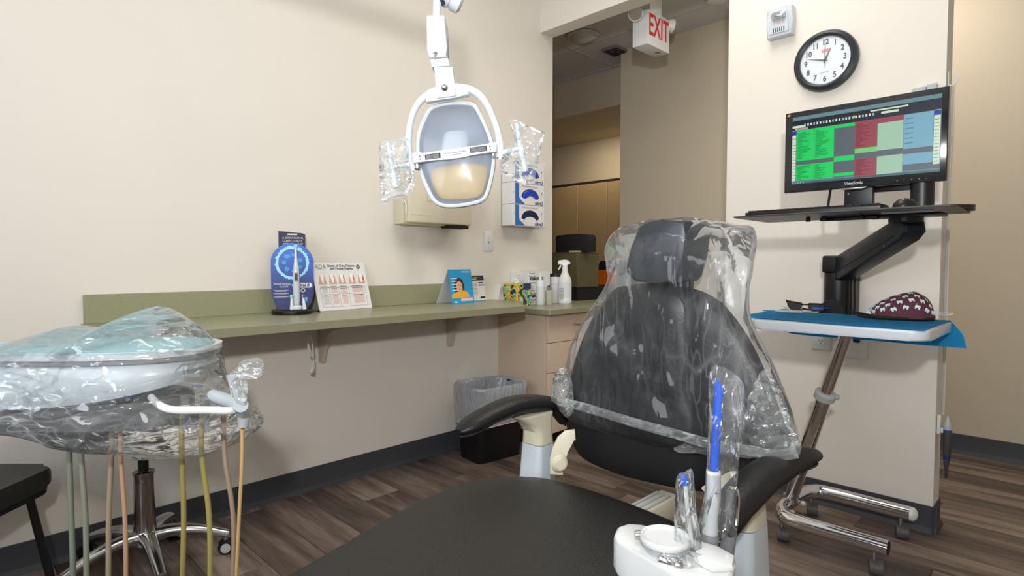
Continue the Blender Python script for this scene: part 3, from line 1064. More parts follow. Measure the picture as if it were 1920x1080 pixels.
for q in range(5):
    cxq = W_ * (0.145, 0.33, 0.51, 0.70, 0.885)[q]
    b0 = H_ * 0.54
    hw = W_ * 0.075
    prism('gum_print', [(cxq - hw, b0), (cxq + hw, b0), (cxq + hw * 0.55, b0 + H_ * 0.19), (cxq + hw * .2, b0 + H_ * 0.2), (cxq - hw * .2, b0 + H_ * 0.2), (cxq - hw * 0.55, b0 + H_ * 0.19)], 0.0002, 0.0006, pk, board, fr=chf)
    tw = hw * 0.42
    prism('tooth_print', [(cxq - tw * .35, b0 + H_ * 0.03), (cxq, b0 + H_ * .02), (cxq + tw * .35, b0 + H_ * 0.03), (cxq + tw, b0 + H_ * 0.15), (cxq + tw * .9, b0 + H_ * 0.225), (cxq + tw * 0.3, b0 + H_ * 0.21), (cxq - tw * 0.3, b0 + H_ * 0.225), (cxq - tw * .9, b0 + H_ * 0.225), (cxq - tw, b0 + H_ * 0.15)], 0.0006, 0.0009, tt, board, fr=chf)
    if q:
        rw = tw * (0.3 + q * 0.25)
        prism('red_print', [(cxq + tw * .7, b0 + H_ * (0.17 - 0.02 * q)), (cxq + tw * .7 + rw, b0 + H_ * (0.15 - .02 * q)), (cxq + tw * .8 + rw * .5, b0 + H_ * 0.20)], 0.0009, 0.0011, mat('chart_red', (226, 70, 58), 0.6), board, fr=chf)
lines = []
ln = tg
for (x0, x1) in ((0.075, 0.935),):
    for yy in (0.07, 0.33, 0.465, 0.475):
        lines.append((W_ * x0, H_ * yy, W_ * x1, H_ * (yy + 0.004), ln))
for xx in (0.075, 0.24, 0.41, 0.60, 0.93):
    lines.append((W_ * xx, H_ * 0.07, W_ * (xx + 0.003), H_ * 0.475, ln))
random.seed(5)
rp = mat('chart_rose', (226, 170, 168), 0.6)
gp = mat('chart_pale_text', (170, 178, 172), 0.6)
for c, (xa, xb) in enumerate(((0.085, 0.23), (0.26, 0.40), (0.43, 0.585), (0.66, 0.90))):
    lines.append((W_ * (xa + .01), H_ * 0.488, W_ * (xb - 0.02), H_ * 0.498, tg))
    for blk, (yt, n_) in enumerate(((0.445, 5), (0.30, 9))):
        for q in range(n_):
            yy = yt - 0.021 * q
            m_ = (rp if c else gp) if q else tg
            sh2 = random.uniform(0.0, 0.03)
            lines.append((W_ * (xa + sh2), H_ * yy, W_ * (xb - sh2), H_ * (yy + 0.0085), m_))
quads('table_print', chf, lines, board)
box('easel_back', (W_ * .35, 0, -0.004), (W_ * .65, H_ * 0.7, -0.003), M['paper'], ch, fr=chf, smooth=False)

# --- two tent cards
def tent(name, label, pxs, Xc, mfront, m_side, hpx, wtop=None):
    a = Vector(U(pxs[0], pxs[1], 0, Xc))
    b = Vector(U(pxs[2], pxs[3], 0, Xc - 0.03))
    a.z = b.z = CZ + 0.0008
    r_ = (b - a).normalized()
    n0 = r_.cross(Z)
    u_ = (Z - n0 * 0.16).normalized()
    fr = Fr(a, r_, u_)
    h = onfr(pxs[0], hpx, fr)[1]
    w_ = (b - a).length
    t = thing(name, label, 'card', tuple(a.lerp(b, .5)))
    fc = box('front_leaf', (0, 0, -0.0012), (w_, h, 0), mfront, t, fr=fr, smooth=False)
    top = fr.p(0, h, 0)
    bk = top - n0 * 0.085
    bk.z = CZ + 0.001
    ub = (top - bk)
    fr2 = Fr(bk, r_, ub)
    box('rear_leaf', (0, 0, -0.0006), (w_, ub.length, 0.0006), m_side, t, fr=fr2, smooth=False)
    return t, fr, w_, h, fc


sky = mat('sky_blue_card', (38, 160, 220), 0.4)
t1, tf, tw_, th_, tfc = tent('portrait_tent_card', 'sky blue tent card printed with a dark-haired woman in yellow', (848, 571, 890, 569), 0.17, sky, M['paper'], 505)
skin = mat('skin_print', (226, 176, 148), 0.6)
hair = mat('hair_print', (66, 40, 34), 0.6)
yel = mat('yellow_print', (240, 178, 40), 0.6)
P_ = lambda pts: [(x * tw_, y * th_) for x, y in pts]
prism('hair_print', P_([(0.20, 0.22), (0.16, 0.5), (0.24, 0.68), (0.40, 0.76), (0.55, 0.70), (0.62, 0.52), (0.60, 0.26), (0.48, 0.2)]), 0.0001, 0.0005, hair, tfc, fr=tf)
prism('jumper_print', P_([(0.02, 0.16), (0.04, 0.26), (0.2, 0.33), (0.58, 0.38), (0.76, 0.3), (0.8, 0.17)]), 0.0005, 0.0008, yel, tfc, fr=tf)
prism('face_print', P_([(0.30, 0.36), (0.25, 0.5), (0.32, 0.63), (0.44, 0.65), (0.53, 0.56), (0.52, 0.40), (0.42, 0.32)]), 0.0008, 0.0011, skin, tfc, fr=tf)
quads('features_print', tf, [(0.31 * tw_, 0.52 * th_, 0.36 * tw_, 0.535 * th_, hair), (0.43 * tw_, 0.525 * th_, 0.48 * tw_, 0.54 * th_, hair), (0.36 * tw_, 0.405 * th_, 0.44 * tw_, 0.42 * th_, M['red']), (0.385 * tw_, 0.45 * th_, 0.405 * tw_, 0.49 * th_, mat('skin_dark_print', (200, 140, 110), .6))], tfc, z=0.0013)
quads('caption_print', tf, [(0.06 * tw_, (0.72 - 0.085 * q) * th_, (0.34 - 0.04 * (q % 2)) * tw_, (0.745 - 0.085 * q) * th_, wp) for q in range(5)] + [(0.55 * tw_, 0.93 * th_, 0.92 * tw_, 0.94 * th_, wp), (0.55 * tw_, 0.90 * th_, 0.92 * tw_, 0.91 * th_, wp), (0.4 * tw_, 0.06 * th_, 0.95 * tw_, 0.15 * th_, mat('peach_print', (244, 200, 190), .6)), (0.12 * tw_, 0.02 * th_, 0.22 * tw_, 0.07 * th_, wp)], tfc, z=0.0012)
t2, tf2, tw2, th2, tfc2 = tent('info_tent_card', 'white tent card with black header behind the blue portrait card', (884, 568, 912, 566), 0.10, M['paper'], M['paper'], 517)
quads('header_print', tf2, [(0.0, 0.80 * th2, tw2, th2, mat('charcoal_print', (52, 52, 50), .6)), (0.1 * tw2, 0.9 * th2, 0.6 * tw2, 0.93 * th2, wp), (0.1 * tw2, 0.85 * th2, 0.5 * tw2, 0.87 * th2, wp), (0.0, 0.0, tw2, 0.03 * th2, sky)] +
      [(0.08 * tw2, (0.7 - 0.05 * q) * th2, 0.5 * tw2, (0.712 - 0.05 * q) * th2, M['gink']) for q in range(10)] + [(0.6 * tw2, 0.70 * th2, 0.9 * tw2, 0.74 * th2, M['ink']), (0.6 * tw2, 0.60 * th2, 0.97 * tw2, 0.64 * th2, M['ink']), (0.62 * tw2, 0.10 * th2, 0.95 * tw2, 0.17 * th2, M['ink'])], tfc2)

# --- tissue box
def tissue_mat():
    m = mat('tissue_carton_print', (60, 90, 60), 0.5)
    N, L = m.node_tree.nodes, m.node_tree.links
    b = N['Principled BSDF']
    tc = N.new('ShaderNodeTexCoord')
    n = N.new('ShaderNodeTexNoise')
    n.inputs['Scale'].default_value = 13
    n.inputs['Detail'].default_value = 0
    n.inputs['Distortion'].default_value = 2.4
    L.new(tc.outputs['Object'], n.inputs['Vector'])
    cr = N.new('ShaderNodeValToRGB')
    cr.color_ramp.interpolation = 'CONSTANT'
    e = cr.color_ramp.elements
    e[0].position, e[0].color = 0.0, lin((36, 60, 86))
    e[1].position, e[1].color = 0.42, lin((240, 170, 30))
    for p_, c_ in ((0.46, (40, 60, 84)), (0.5, (160, 190, 60)), (0.55, (225, 225, 170)), (0.58, (150, 185, 50)), (0.62, (84, 160, 170)), (0.68, (30, 50, 80))):
        x = e.new(p_)
        x.color = lin(c_)
    L.new(n.outputs['Fac'], cr.inputs[0])
    L.new(cr.outputs[0], b.inputs['Base Color'])
    return m


ta = U(946, 570, 2, WZ)
tx, ty = 0.20, 2.46
pL = U(946, 571, 2, WZ)
pM = U(969.5, 572, 2, WZ)
tbx = thing('tissue_box', 'patterned green and yellow tissue box with a tissue pulled up', 'tissue box', (0.17, 2.6, WZ))
# the vertical corner stands towards the camera
cor = Vector((0.30, 0, WZ))
yy = U(969.5, 572, 0, 0.14)
cor = Vector((0.14, yy.y, WZ + 0.0005))
fa = U(946, 570, 1, cor.y + 0.0)
tfr = Fr(cor, (-1, 0.0, 0), (0, 1, 0))
S1 = 0.118
hB = U(969.5, 532, 0, 0.14)[2] - WZ
tbf = Fr(cor, Vector((-1, 0.02, 0)), Vector((0.02, 1, 0)))
car = None
bm = bmesh.new()
bx(bm, (0, 0, 0), (S1, S1, -hB), fr=tbf)
car = new_obj('carton', bm, tissue_mat(), tbx, smooth=False)
yel2 = mat('yellow_carton_edge', (246, 186, 20), 0.5)
# printed yellow edges
zt_ = hB
f_side = Fr(cor, Vector((0, 1, 0)), Z)       # faces +X
f_front = Fr(cor + Vector((-S1, 0, 0)), Vector((1, 0, 0)), Z)  # faces -Y
for ff, flip in ((f_side, 0), (f_front, 1)):
    e0 = (S1 - 0.008, S1) if flip else (0, 0.008)
    quads('yellow_border', ff, [(0, hB - 0.007, S1, hB, yel2), (e0[0], 0, e0[1], hB, yel2)], car, z=0.0009)
quads('orange_patch', f_front, [(0.035, hB * 0.35, 0.062, hB * 0.62, mat('orange_patch', (244, 164, 40), .5))], car, z=0.0010)
quads('white_patch', f_side, [(0.02, 0.008, S1 - .01, hB * 0.38, mat('pale_patch', (196, 200, 180), .5))], car, z=0.0010)
tcn = cor + Vector((-S1 / 2, S1 / 2, hB - 0.012))
pillow('tissue', [tcn + Vector(q) for q in ((0.0, -0.022, 0.0), (0.004, 0.024, 0.0), (0.004, 0.03, 0.02), (0.0, 0.012, 0.034), (0.0, 0.0, 0.058), (0.0, -0.016, 0.066), (0.0, -0.020, 0.042), (0.0, -0.034, 0.018))], (1, -0.9, 0.1), 0.010, 0.008, mat('tissue_paper', (226, 225, 220), 0.85), tbx, n=56, rings=9, wr=0.006, ws=30, sm=False, angle=25)

# white tent behind the tissue box
wt = thing('blank_tent_card', 'plain white folded card standing left of the tissue box', 'card', (0.06, 2.50, CZ))
yA_ = U(938, 571, 0, 0.05)[1]
prism('folded_leaf', [(yA_, WZ + 0.001), (yA_ + 0.012, WZ + .001), (yA_ + 0.035, WZ + 0.125), (yA_ + 0.032, WZ + 0.125)], -0.035, 0.0, M['paper'], wt, fr=Fr((0.02, 0, 0), (0, 1, 0), Z))
prism('rear_leaf', [(yA_ + 0.034, WZ + 0.124), (yA_ + 0.037, WZ + 0.124), (yA_ + 0.07, WZ + 0.001), (yA_ + 0.067, WZ + .001)], -0.035, 0.0, M['paper'], wt, fr=Fr((0.02, 0, 0), (0, 1, 0), Z))

# printed supply cartons
vX = 0.035
y0_ = U(990, 560, 0, vX + 0.06)[1]
y1_ = U(1031, 560, 0, vX + 0.06)[1]
zt_ = U(1000, 508, 0, vX + 0.06)[2]
vb = thing('supply_carton', 'tall white supply carton with bold black lettering behind the bottles', 'carton', (vX, (y0_ + y1_) / 2, WZ))
box('carton', (vX - 0.03, y0_, WZ), (vX + 0.06, y1_, zt_), M['paper'], vb, bev=0.001, seg=1)
vf = Fr((vX + 0.06, y0_, WZ), (0, 1, 0), Z)
hh_ = zt_ - WZ
ww_ = y1_ - y0_
for zz in (0.84, 0.33):
    text('lettering_print', 'Vakuum', 0.040, vf, 0.012, hh_ * zz - 0.012, M['ink'], vb, align='LEFT', bold=0.0012)
    quads('small_print', vf, [(0.018, hh_ * zz + 0.016, 0.06, hh_ * zz + 0.019, M['ink']), (0.016, hh_ * zz - 0.045, 0.085, hh_ * zz - 0.038, M['gink'])], vb)
quads('small_print', vf, [(0.018, 0.09 + 0.012 * q, 0.05, 0.0925 + 0.012 * q, M['gink']) for q in range(3)] + [(0.018, 0.012 + 0.012 * q, 0.05, 0.0145 + 0.012 * q, M['gink']) for q in range(2)] + [(0.12, hh_ * 0.72, 0.14, hh_ * 0.745, M['gink'])], vb)
box('top_flap', (vX - 0.03, y0_, zt_), (vX + 0.06, y1_, zt_ + 0.001), M['paper'], vb, smooth=False)
yb0, yb1 = U(946, 540, 0, 0.03)[1], U(971, 540, 0, 0.03)[1]
wb = thing('paper_stack_carton', 'pale printed carton behind the tissue box against the wall', 'carton', (0.02, 2.8, WZ))
zc_ = U(960, 508.5, 0, 0.03)[2]
box('carton', (0.002, U(968 - 0, 540, 0, 0.03)[1] - 0.02, WZ), (0.03, y0_ + 0.02, zc_), M['paper'], wb, bev=0.001, seg=1)
quads('small_print', Fr((0.03, U(968, 540, 0, 0.03)[1], WZ), (0, 1, 0), Z), [(0.0, zc_ - WZ - 0.03 - 0.014 * q, 0.05, zc_ - WZ - 0.028 - 0.014 * q, M['gink']) for q in range(4)], wb)

# bottles
def at_counter(px, py, X=None):
    q = U(px, py, 2, WZ)
    return Vector((q[0], q[1], WZ + 0.0005))


def vpx(px0, px1, p):
    return abs(px1 - px0) / FPX * (Vector(p) - CAM).dot(FW)


p = Vector((0.155, U(1013, 570, 0, 0.155)[1], WZ + .0005))
r_ = vpx(1004.5, 1020, p) / 2
zt1 = U(1012, 520, 0, 0.155)[2] - WZ
b1 = thing('nozzle_bottle', 'slim white bottle with a pale narrow nozzle before the supply carton', 'bottle', tuple(p))
lathe('bottle_body', [(r_ * .9, 0), (r_, 0.004), (r_, zt1 * 0.80), (r_ * 0.8, zt1 * 0.88), (r_ * .35, zt1 * 0.91)], p, M['white'], b1, seg=20)
lathe('nozzle', [(r_ * .4, zt1 * 0.91), (r_ * .33, zt1 * 1.0), (r_ * .15, zt1 * 1.16), (0, zt1 * 1.17)], p, M['white'], b1, seg=12)
lathe('label_wrap', [(r_ * 1.01, zt1 * 0.3), (r_ * 1.01, zt1 * 0.66)], p, mat('label_grey', (214, 216, 218), .5), b1, seg=20)
p = Vector((0.165, U(1029, 570, 0, 0.165)[1], WZ + .0005))
r_ = vpx(1020.5, 1034.5, p) / 2
b2 = thing('small_clear_bottle', 'short clear bottle with a grey cap beside the white canister', 'bottle', tuple(p))
hb = U(1031, 544, 0, 0.165)[2] - WZ
clb = mat('clear_grey_bottle', (186, 182, 168), 0.15, coat=0.5)
lathe('bottle_body', [(r_ * .95, 0), (r_, 0.003), (r_, hb * 0.96), (r_ * 0.8, hb)], p, clb, b2, seg=20)
lathe('cap', [(r_ * 0.66, hb), (r_ * 0.66, hb * 1.22), (0, hb * 1.23)], p, M['grey'], b2, seg=16)
lathe('cap_tip', [(r_ * 0.3, hb * 1.23), (r_ * 0.3, hb * 1.32), (0, hb * 1.33)], p, M['black'], b2, seg=10)
p = Vector((0.09, U(1042, 565, 0, 0.09)[1], WZ + .0005))
r_ = vpx(1029, 1053, p) / 2
b3 = thing('wipes_canister', 'white wipes canister with a black lid behind the spray bottle', 'canister', tuple(p))
hb = U(1042, 519, 0, 0.09)[2] - WZ
lathe('canister_body', [(r_ * .97, 0), (r_, 0.004), (r_, hb), (r_ * .96, hb + 0.001)], p, M['white'], b3, seg=28)
lathe('lid', [(r_ * 1.02, hb), (r_ * 1.02, hb + 0.012), (r_ * .9, hb + 0.02), (0, hb + 0.021)], p, M['black'], b3, seg=28)
lathe('pink_band', [(r_ * 1.006, hb * 0.71), (r_ * 1.006, hb * 0.725)], p, mat('pink_band', (214, 120, 150), .5), b3, seg=28)
lathe('pink_band', [(r_ * 1.006, hb * 0.88), (r_ * 1.006, hb * 0.895)], p, mat('pink_band', (214, 120, 150), .5), b3, seg=28)
p = Vector((0.18, U(1059, 568, 0, 0.18)[1], WZ + .0005))
r_ = vpx(1046, 1071.5, p) / 2
H1 = U(1059, 487, 0, 0.18)[2] - WZ
b4 = thing('spray_bottle', 'white trigger spray bottle standing on the green countertop', 'bottle', tuple(p))
rd = Z.cross((CAM - p)).normalized()
lathe('bottle_body', [(r_ * .93, 0), (r_, 0.005), (r_ * 1.0, 0.022), (r_ * 0.97, 0.026), (r_ * 0.97, H1 * 0.50), (r_ * 0.9, H1 * 0.57), (r_ * .6, H1 * 0.66), (r_ * .42, H1 * 0.72), (r_ * .4, H1 * 0.86)], p, M['white'], b4, seg=28)
prism('spray_head', [(-0.047, 0.87), (-0.047, 0.95), (-0.040, 0.985), (0.0, 1.0), (0.02, 0.985), (0.036, 0.93), (0.034, 0.90), (0.012, 0.885), (0.010, 0.84), (-0.010, 0.84), (-0.012, 0.89), (-0.03, 0.89)] and [(x, y * H1) for x, y in [(-0.042, 0.89), (-0.045, 0.95), (-0.038, 0.985), (0.0, 1.0), (0.02, 0.985), (0.036, 0.93), (0.034, 0.90), (0.012, 0.885), (0.010, 0.84), (-0.010, 0.84), (-0.012, 0.89), (-0.03, 0.885)]], -0.011, 0.011, M['white'], b4, fr=Fr(p, rd, Z), bev=0.004)
prism('trigger', [(x, y * H1) for x, y in [(-0.022, 0.89), (-0.031, 0.89), (-0.036, 0.82), (-0.046, 0.77), (-0.044, 0.755), (-0.034, 0.78), (-0.026, 0.82)]], -0.006, 0.006, M['white'], b4, fr=Fr(p, rd, Z), bev=0.002)
vn = (CAM - p)
vn.z = 0
vn.normalize()
quads('label_print', Fr(p + vn * (r_ * 0.985), rd, Z), [(-r_ * .75, 0.03 + 0.0075 * q, -r_ * .1, 0.033 + 0.0075 * q, M['gink']) for q in range(10)] , b4, z=0.003)
lathe('label_wrap', [(r_ * 0.985, H1 * .14), (r_ * 0.985, H1 * 0.49)], p, mat('label_grey', (214, 216, 218), .5), b4, seg=28)

# ================================================================== waste bin
bc0 = Vector((0.228, 2.21, 0))
bf = Fr(bc0, Vector((0.10, 1, 0)), Vector((-1, 0.10, 0)))
# long side along Y
def loop(w_, d_, r_, z, n=5):
    return [bf.p(x, y, 0) + Z * z for x, y in rrect(w_, d_, r_, n)]


def shell(name, loops, m, parent, close_bottom=False, wr=0.0, seed=0):
    bm = bmesh.new()
    rings = [[bm.verts.new(q + (noise.noise_vector(q * 14 + Vector((seed, 0, 0))) * wr)) for q in lp] for lp in loops]
    n = len(rings[0])
    for A_, B_ in zip(rings, rings[1:]):
        for k in range(n):
            bm.faces.new([A_[k], A_[(k + 1) % n], B_[(k + 1) % n], B_[k]])
    if close_bottom:
        bm.faces.new(rings[0][::-1])
    return new_obj(name, bm, m, parent)


wbn = thing('waste_bin', 'black rectangular waste bin with a clear liner beside the drawer cabinet', 'bin', tuple(bc0))
shell('bin_body', [loop(0.29, 0.19, 0.035, 0.0), loop(0.30, 0.20, 0.04, 0.008), loop(0.335, 0.235, 0.045, 0.385), loop(0.345, 0.245, 0.05, 0.39), loop(0.345, 0.245, 0.05, 0.40), loop(0.33, 0.23, 0.045, 0.397), loop(0.30, 0.20, 0.04, 0.02)], M['black'], wbn, True)
lps = []
for z, w_, d_ in ((0.20, 0.352, 0.252), (0.23, 0.362, 0.262), (0.28, 0.366, 0.266), (0.35, 0.368, 0.268), (0.40, 0.37, 0.27), (0.412, 0.36, 0.26), (0.40, 0.325, 0.225), (0.32, 0.295, 0.195), (0.2, 0.27, 0.17), (0.10, 0.24, 0.14)):
    lps.append(loop(w_, d_, 0.06, z, 9))
ln_ = shell('liner', lps[3:] if False else lps, M['liner'], wbn, False, wr=0.010, seed=4)
ln_.data.materials[0] = M['liner']
tube('liner_hem', resample([q + noise.noise_vector(q * 14 + Vector((4, 0, 0))) * 0.01 for q in lps[0]], 60) , 0.0025, mat('pink_hem', (222, 180, 190), 0.5, alpha=0.7), wbn, seg=5)

# ================================================================== things on the clock wall (plane Y=2.79, facing -Y)
BY = 2.79
def BW(px, py, out=0.0):
    q = U(px, py, 1, BY - out)
    return Fr(q, (1, 0, 0), (0, 0, 1))      # r x u = -Y (out of the wall)


# fire strobe
q0, q1 = U(1446, 78, 1, BY - .03), U(1489, 18, 1, BY - .03)
fz0, fz1 = 2.092, 2.206
f = Fr(((U(1468, 48, 1, BY)[0]), BY, (fz0 + fz1) / 2), (1, 0, 0), (0, 0, 1))
fs = thing('fire_strobe', 'white wall fire alarm strobe above and left of the clock', 'alarm', tuple(f.o))
bowed = [(-0.055, -0.062), (0.055, -0.062), (0.057, 0.0), (0.055, 0.062), (0.03, 0.067), (0, 0.069), (-0.03, 0.067), (-0.055, 0.062), (-0.057, 0)]
prism('housing', bowed, 0, 0.042, M['whiteg'], fs, fr=f, bev=0.006)
prism('front_panel', [(-0.042, -0.048), (0.042, -0.048), (0.032, 0.045), (-0.032, 0.045)], 0.042, 0.047, M['bluewhite'], fs, fr=f, bev=0.002)
prism('strobe_lens', rrect(0.062, 0.03, 0.008, cy=0.026), 0.046, 0.060, mat('strobe_glass', (190, 196, 200), 0.05, 0.7), fs, fr=f, bev=0.005)
box('strobe_tube', (-0.018, 0.018, 0.059), (0.018, 0.026, 0.062), M['steel'], fs, fr=f, bev=0.001)
text('lettering', 'FIRE', 0.021, f, 0, -0.003, mat('faded_red', (214, 150, 146), 0.6), fs, z=0.0475, spacing=1.25)
for q in range(6):
    box('sound_slot', (-0.025 + 0.009 * q, -0.044, 0.0468), (-0.022 + 0.009 * q, -0.024, 0.0478), M['ink'], fs, fr=f, smooth=False)

# clock
cc = U(1545, 112, 1, BY - 0.035)
cR = (U(1606, 108, 1, BY - 0.035)[0] - U(1484.5, 116, 1, BY - 0.035)[0]) / 2
cf = Fr((cc[0], BY, cc[2]), (1, 0, 0), (0, 0, 1))
ck = thing('wall_clock', 'round black-rimmed wall clock with a white numeral dial', 'clock', tuple(cf.o))
n_ = (0, -1, 0)
lathe('rim', [(cR * 0.97, 0.0), (cR, 0.008), (cR, 0.018), (cR * 0.97, 0.030), (cR * 0.86, 0.037), (cR * 0.79, 0.032), (cR * 0.77, 0.022)], cf.o, mat('clock_rim', (42, 46, 50), 0.35), ck, ax=n_, seg=72, cap=False)
dial = lathe('dial', [(cR * 0.80, 0.016), (cR * 0.795, 0.0215), (0, 0.0215)], cf.o, mat('dial_white', (226, 234, 242), 0.4), ck, ax=n_, seg=64)
for h_ in range(1, 13):
    a = PI / 2 - h_ * PI / 6
    text('numeral', str(h_), cR * 0.255, cf, cR * 0.605 * math.cos(a), cR * 0.605 * math.sin(a), M['ink'], dial, z=0.0222, sx=0.85, bold=0.0009)
tk = []
for q in range(60):
    a = PI / 2 - q * PI / 30
    tk.append(a)
bm = bmesh.new()
for a in tk:
    c_, s_ = math.cos(a), math.sin(a)
    r1, r2, wd = cR * 0.74, cR * 0.765, 0.0005
    bm.faces.new([bm.verts.new(cf.p(c_ * r + -s_ * e_, s_ * r + c_ * e_, 0.0222)) for r, e_ in ((r1, -wd), (r2, -wd), (r2, wd), (r1, wd))])
new_obj('minute_ticks', bm, M['ink'], dial)
def hand(name, ang, L_, w_, tail, m, z):
    a = PI / 2 - ang
    c_, s_ = math.cos(a), math.sin(a)
    pts = [(-tail, -w_ * .5), (L_ * .12, -w_), (L_, -w_ * .1), (L_, w_ * .1), (L_ * .12, w_), (-tail, w_ * .5)]
    prism(name, [(c_ * x - s_ * y, s_ * x + c_ * y) for x, y in pts], z, z + 0.0008, m, ck, fr=cf)
hand('hour_hand', math.radians(24), cR * 0.42, 0.0040, 0.01, M['ink'], 0.0235)
hand('minute_hand', math.radians(286), cR * 0.64, 0.0030, 0.012, M['ink'], 0.0250)
hand('second_hand', math.radians(180), cR * 0.25, 0.0014, cR * 0.66, M['ink'], 0.0262)
lathe('hand_boss', [(0.004, 0), (0.004, 0.003), (0, 0.0035)], cf.p(0, 0, 0.026), M['ink'], ck, ax=n_, seg=12)
quads('red_badge_print', cf, [(-0.014, cR * 0.27, 0.020, cR * 0.37, mat('badge_red', (232, 90, 92), .5)), (-0.011, cR * 0.325, 0.017, cR * 0.335, M['paper']), (-0.008, cR * 0.295, 0.014, cR * 0.303, M['paper'])], dial, z=0.0221)
text('quartz_print', 'QUARTZ', 0.0088, cf, 0, -cR * 0.38, M['gink'], dial, z=0.0222)
lathe('glass', [(cR * 0.78, 0.029), (0, 0.0305)], cf.o, mat('clock_glass', (255, 255, 255), 0.03, alpha=0.06), ck, ax=n_, seg=48)

# cable plate above the monitor
gp_ = thing('cable_plate', 'small grey cable cover plate just above the monitor corner', 'cover', tuple(U(1735, 168, 1, BY)))
f = Fr(U(1738, 172, 1, BY), (1, 0, 0), (0, 0, 1))
box('plate', (-0.045, -0.02, 0), (0.0, 0.018, 0.02), M['lgrey'], gp_, fr=f, bev=0.002)
box('plate', (0.002, -0.02, 0), (0.035, 0.024, 0.02), M['lgrey'], gp_, fr=f, bev=0.002)

# outlets
for (px, py, lab, holes) in ((1540, 631, 'white duplex outlet plate under the blue-draped tray', True), (1607, 646, 'white low-voltage wall plate right of the duplex outlet', False)):
    f = Fr(U(px, py, 1, BY), (1, 0, 0), (0, 0, 1))
    o_ = thing('wall_outlet', lab, 'outlet', tuple(f.o))
    box('plate', (-0.040, -0.058, 0), (0.040, 0.058, 0.006), M['white'], o_, fr=f, bev=0.003)
    if holes:
        for s in (-1, 1):
            rc = prism('receptacle', rrect(0.034, 0.028, 0.012, cy=0.022 * s - 0.0), 0.006, 0.0085, M['white'], o_, fr=f)
            quads('slot', f, [(-0.008, 0.022 * s - 0.001, -0.006, 0.022 * s + 0.009, M['ink']), (0.006, 0.022 * s - 0.001, 0.008, 0.022 * s + 0.009, M['ink']), (-0.002, 0.022 * s - 0.009, 0.002, 0.022 * s - 0.005, M['ink'])], rc, z=0.0089)
    else:
        box('jack', (-0.012, 0.01, 0.006), (0.012, 0.034, 0.012), M['ink'], o_, fr=f, bev=0.001)
        box('jack_frame', (-0.018, -0.03, 0.006), (0.018, 0.006, 0.008), M['white'], o_, fr=f, bev=0.001)

# ================================================================== monitor arm, keyboard shelf, monitor
arm = thing('monitor_arm', 'black wall-mounted monitor arm carrying the keyboard shelf', 'monitor arm', (1.84, 2.7, 0.9))
cx_, cy_ = 1.845, 2.655
zt_ = U(1570, 479, 1, 2.62)[2]
zm_ = U(1570, 512, 1, 2.62)[2]
lathe('lower_column', [(0.05, 0.80), (0.052, 0.81), (0.052, zm_ - 0.002), (0.05, zm_)], (cx_, cy_, 0), M['black'], arm, seg=28)
box('column_bracket', (cx_ - 0.045, cy_, 0.80), (cx_ + 0.045, BY, zm_), M['black'], arm, bev=0.004)
box('upper_block', (cx_ - 0.05, cy_ - 0.05, zm_), (cx_ + 0.05, cy_ + 0.06, zt_), M['black'], arm, bev=0.010, seg=3)
lathe('round_cover', [(0.047, 0.0), (0.05, 0.002), (0.047, 0.006), (0, 0.008)], (cx_ - 0.005, cy_ - 0.053, 0.872), M['blackm'], arm, ax=(0, -1, 0), seg=28)
a0 = Vector((cx_ + 0.02, cy_ - 0.02, zt_ - 0.055))
a1 = Vector((2.16, 2.28, 1.185))
d = (a1 - a0)
side = d.cross(Z).normalized()
upn = side.cross(d).normalized()
fa = Fr(a0, d, upn)
L_ = d.length
prism('spring_arm', [(-0.02, -0.045), (0.02, -0.052), (L_ - 0.01, -0.040), (L_ + 0.03, -0.025), (L_ + 0.03, 0.030), (L_ - 0.02, 0.040), (0.02, 0.048), (-0.02, 0.04)], -0.034, 0.034, mat('blue_black_arm', (20, 26, 34), 0.35), arm, fr=fa, bev=0.01, seg=3)
box('arm_groove', (0.03, -0.018, 0.0335), (L_ - 0.03, -0.014, 0.0350), M['dark'], arm, fr=fa, smooth=False)
box('arm_groove', (0.03, -0.018, -0.0350), (L_ - 0.03, -0.014, -0.0335), M['dark'], arm, fr=fa, smooth=False)
for q in (0.08, L_ - 0.1):
    disc('arm_screw', fa.p(q, -0.03, 0.034), fa.n, 0.003, 0.001, M['grey'], arm, seg=8)
    disc('arm_screw', fa.p(q, -0.03, -0.034), -fa.n, 0.003, 0.001, M['grey'], arm, seg=8)
lathe('arm_head', [(0.045, 0), (0.048, 0.003), (0.048, 0.022), (0.045, 0.025)], (2.16, 2.22, 1.198), M['black'], arm, seg=24)
for k, off in enumerate((0.055, 0.068)):
    tube('cable', spline([(cx_ + off, cy_ - 0.03, 0.80), (cx_ + off + 0.003, cy_ - 0.03, 0.92), (cx_ + off + .002, cy_ - 0.03, 1.00), (cx_ + off + 0.02, cy_ - 0.05, 1.04), (cx_ + off + 0.07, cy_ - 0.09, 1.075)], 6), 0.005, M['black'], arm, seg=6)

